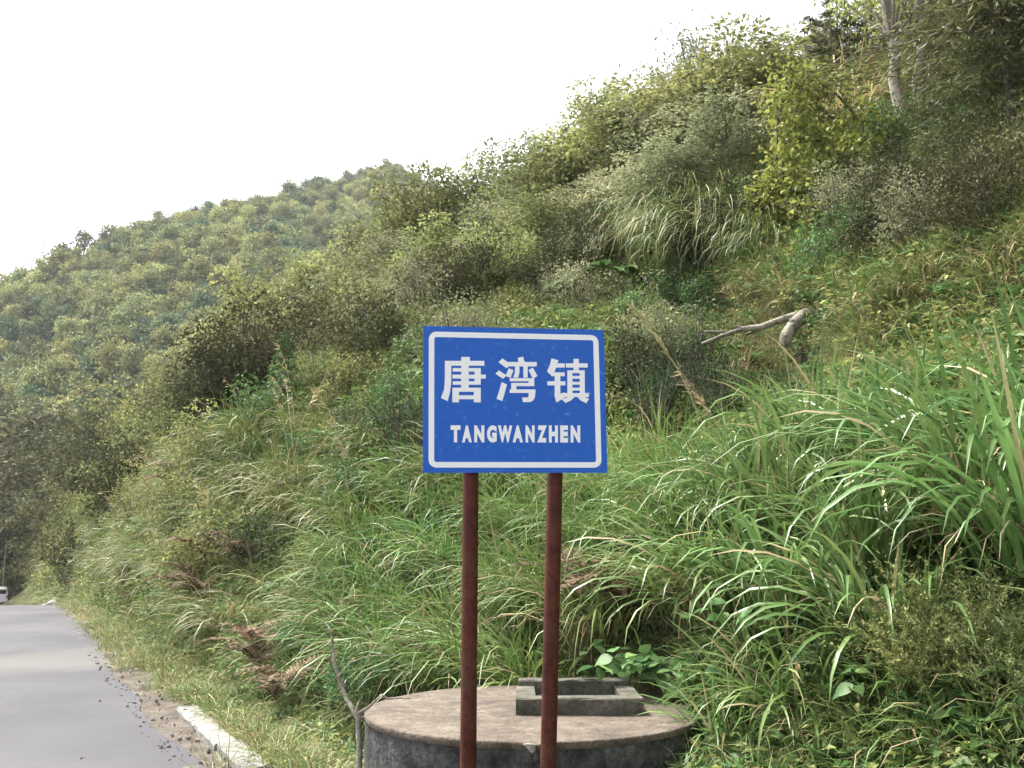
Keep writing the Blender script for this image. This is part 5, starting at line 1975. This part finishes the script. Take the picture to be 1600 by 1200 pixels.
def build_far_bits():
    # blue sheet and pale pole in the trees at the far left
    d = 114.0
    c = at_depth(3, 815, d)
    root = tag(empty('blue_sheet', c), 'small blue sheet among the dark trees above the van at the left edge', 'sheet')
    mb = MB()
    nx, nz = 8, 6
    v = []
    for k in range(2):
        for i in range(nx + 1):
            for j in range(nz + 1):
                v.append((-1.4 + 2.1 * i / nx, .12 * math.sin(i * 1.9) + .03 * k, -.8 + 1.8 * j / nz + .1 * math.sin(i)))
    g = (nx + 1) * (nz + 1)
    f = [(i * (nz + 1) + j, (i + 1) * (nz + 1) + j, (i + 1) * (nz + 1) + j + 1, i * (nz + 1) + j + 1) for i in range(nx) for j in range(nz)]
    mb.add(v, f + [tuple(g + q for q in ff[::-1]) for ff in f])
    link('cloth', mb.mesh('cloth', M['blueplastic']), root)
    mb = MB()
    for x_ in (-1.3, .6):
        mb.tube([(x_, .1, -9), (x_, .1, 1.0)], [.05, .04], 6)
    link('poles', mb.mesh('poles', M['bamboo']), root)
    a, b = at_depth(16, 812, 105), at_depth(52, 784, 105)
    root = tag(empty('leaning_pole', a), 'pale pole leaning out of the dark trees beside the blue sheet', 'pole')
    mb = MB()
    dv = b - a
    mb.tube([-dv * 2.0 + Vector((0, 0, -2)), Vector((0, 0, 0)), dv * .5, dv], [.1, .1, .09, .08], 6)
    link('shaft', mb.mesh('shaft', M['bamboo']), root)
    mb = MB()
    mb.tube([dv * .42 + Vector((.2, 0, -.25)), dv * .75 + Vector((.2, 0, -.3))], [.07, .06], 6)
    link('broken_strip', mb.mesh('broken_strip', M['bamboo']), root)
    # pale stones at the road edge by the bend
    for (px, py, r, lab) in ((88, 932, .26, 'larger pale stone at the road edge by the bend'), (104, 928, .2, 'smaller pale stone at the road edge by the bend'), (72, 934, .14, 'smallest pale stone left of the larger ones by the bend')):
        d_ = 36.0
        B = at_depth(px, py, d_)
        B.z = hz(B.x, d_)
        mb = MB()
        vv = fib(60)
        vv = vv * (1 + .25 * np.sin(vv[:, :1] * 4.1 + 1) * np.cos(vv[:, 1:2] * 3.7)) * np.array([1.2, 1, .8]) * r
        import bmesh
        bm = bmesh.new()
        for q in vv:
            bm.verts.new(q)
        bmesh.ops.convex_hull(bm, input=bm.verts)
        me = bpy.data.meshes.new('stone')
        bm.to_mesh(me)
        bm.free()
        me.materials.append(M['stone'])
        tag(link('stone', me, None, B), lab, 'stone')


build_far_bits()


# ------------------------------------------------------------------ air
def build_haze():
    m = bpy.data.materials.new('haze_air')
    m.use_nodes = True
    n, l = m.node_tree.nodes, m.node_tree.links
    n.remove(n['Principled BSDF'])
    v = n.new('ShaderNodeVolumePrincipled')
    v.inputs['Color'].default_value = (.90, .94, 1.0, 1)
    v.inputs['Density'].default_value = HAZE
    v.inputs['Anisotropy'].default_value = .2
    l.new(v.outputs[0], n['Material Output'].inputs['Volume'])
    mb = MB()
    mb.box(-440, 440, -75, 540, -70, 230)
    tag(link('haze', mb.mesh('haze', m, smooth=False)), kind='stuff', label='pale haze in front of the distant mountain', cat='haze')


HAZE = 0.0002
build_haze()


# ------------------------------------------------------------------ labels: things that share a description are told apart by their order
def settle_labels():
    by = {}
    for o in COL.objects:
        if o.parent is None and o.get('label') and o.get('category'):
            by.setdefault(o['label'], []).append(o)
    ordn = ['leftmost', 'second from left', 'third from left', 'fourth from left', 'fifth from left', 'sixth from left', 'seventh from left']
    for lab, os_ in by.items():
        rows = [os_]
        if len(os_) > 7:
            os_.sort(key=lambda o: o.location.y)
            nr = min(6, -(-len(os_) // 7))
            k = -(-len(os_) // nr)
            rows = [os_[i * k:(i + 1) * k] for i in range(nr)]
        names = {1: [''], 2: ['front ', 'back ']}.get(len(rows), ['front ', 'second row ', 'third row ', 'fourth row ', 'fifth row '][:len(rows) - 1] + ['back '])
        for nm, row in zip(names, rows):
            if len(row) < 2 and not nm:
                continue
            row.sort(key=lambda o: float(project(o.location.x, o.location.y, o.location.z)[0]))
            for i, o in enumerate(row):
                if len(row) == 2:
                    w = ['left one', 'right one'][i]
                else:
                    w = 'rightmost' if i == len(row) - 1 else ordn[min(i, 6)]
                q = nm + w
                t_ = lab.split(' ')
                if len(t_) + len(q.split(' ')) > 16:
                    t_ = t_[:16 - len(q.split(' '))]
                o['label'] = q + ' ' + ' '.join(t_)


settle_labels()
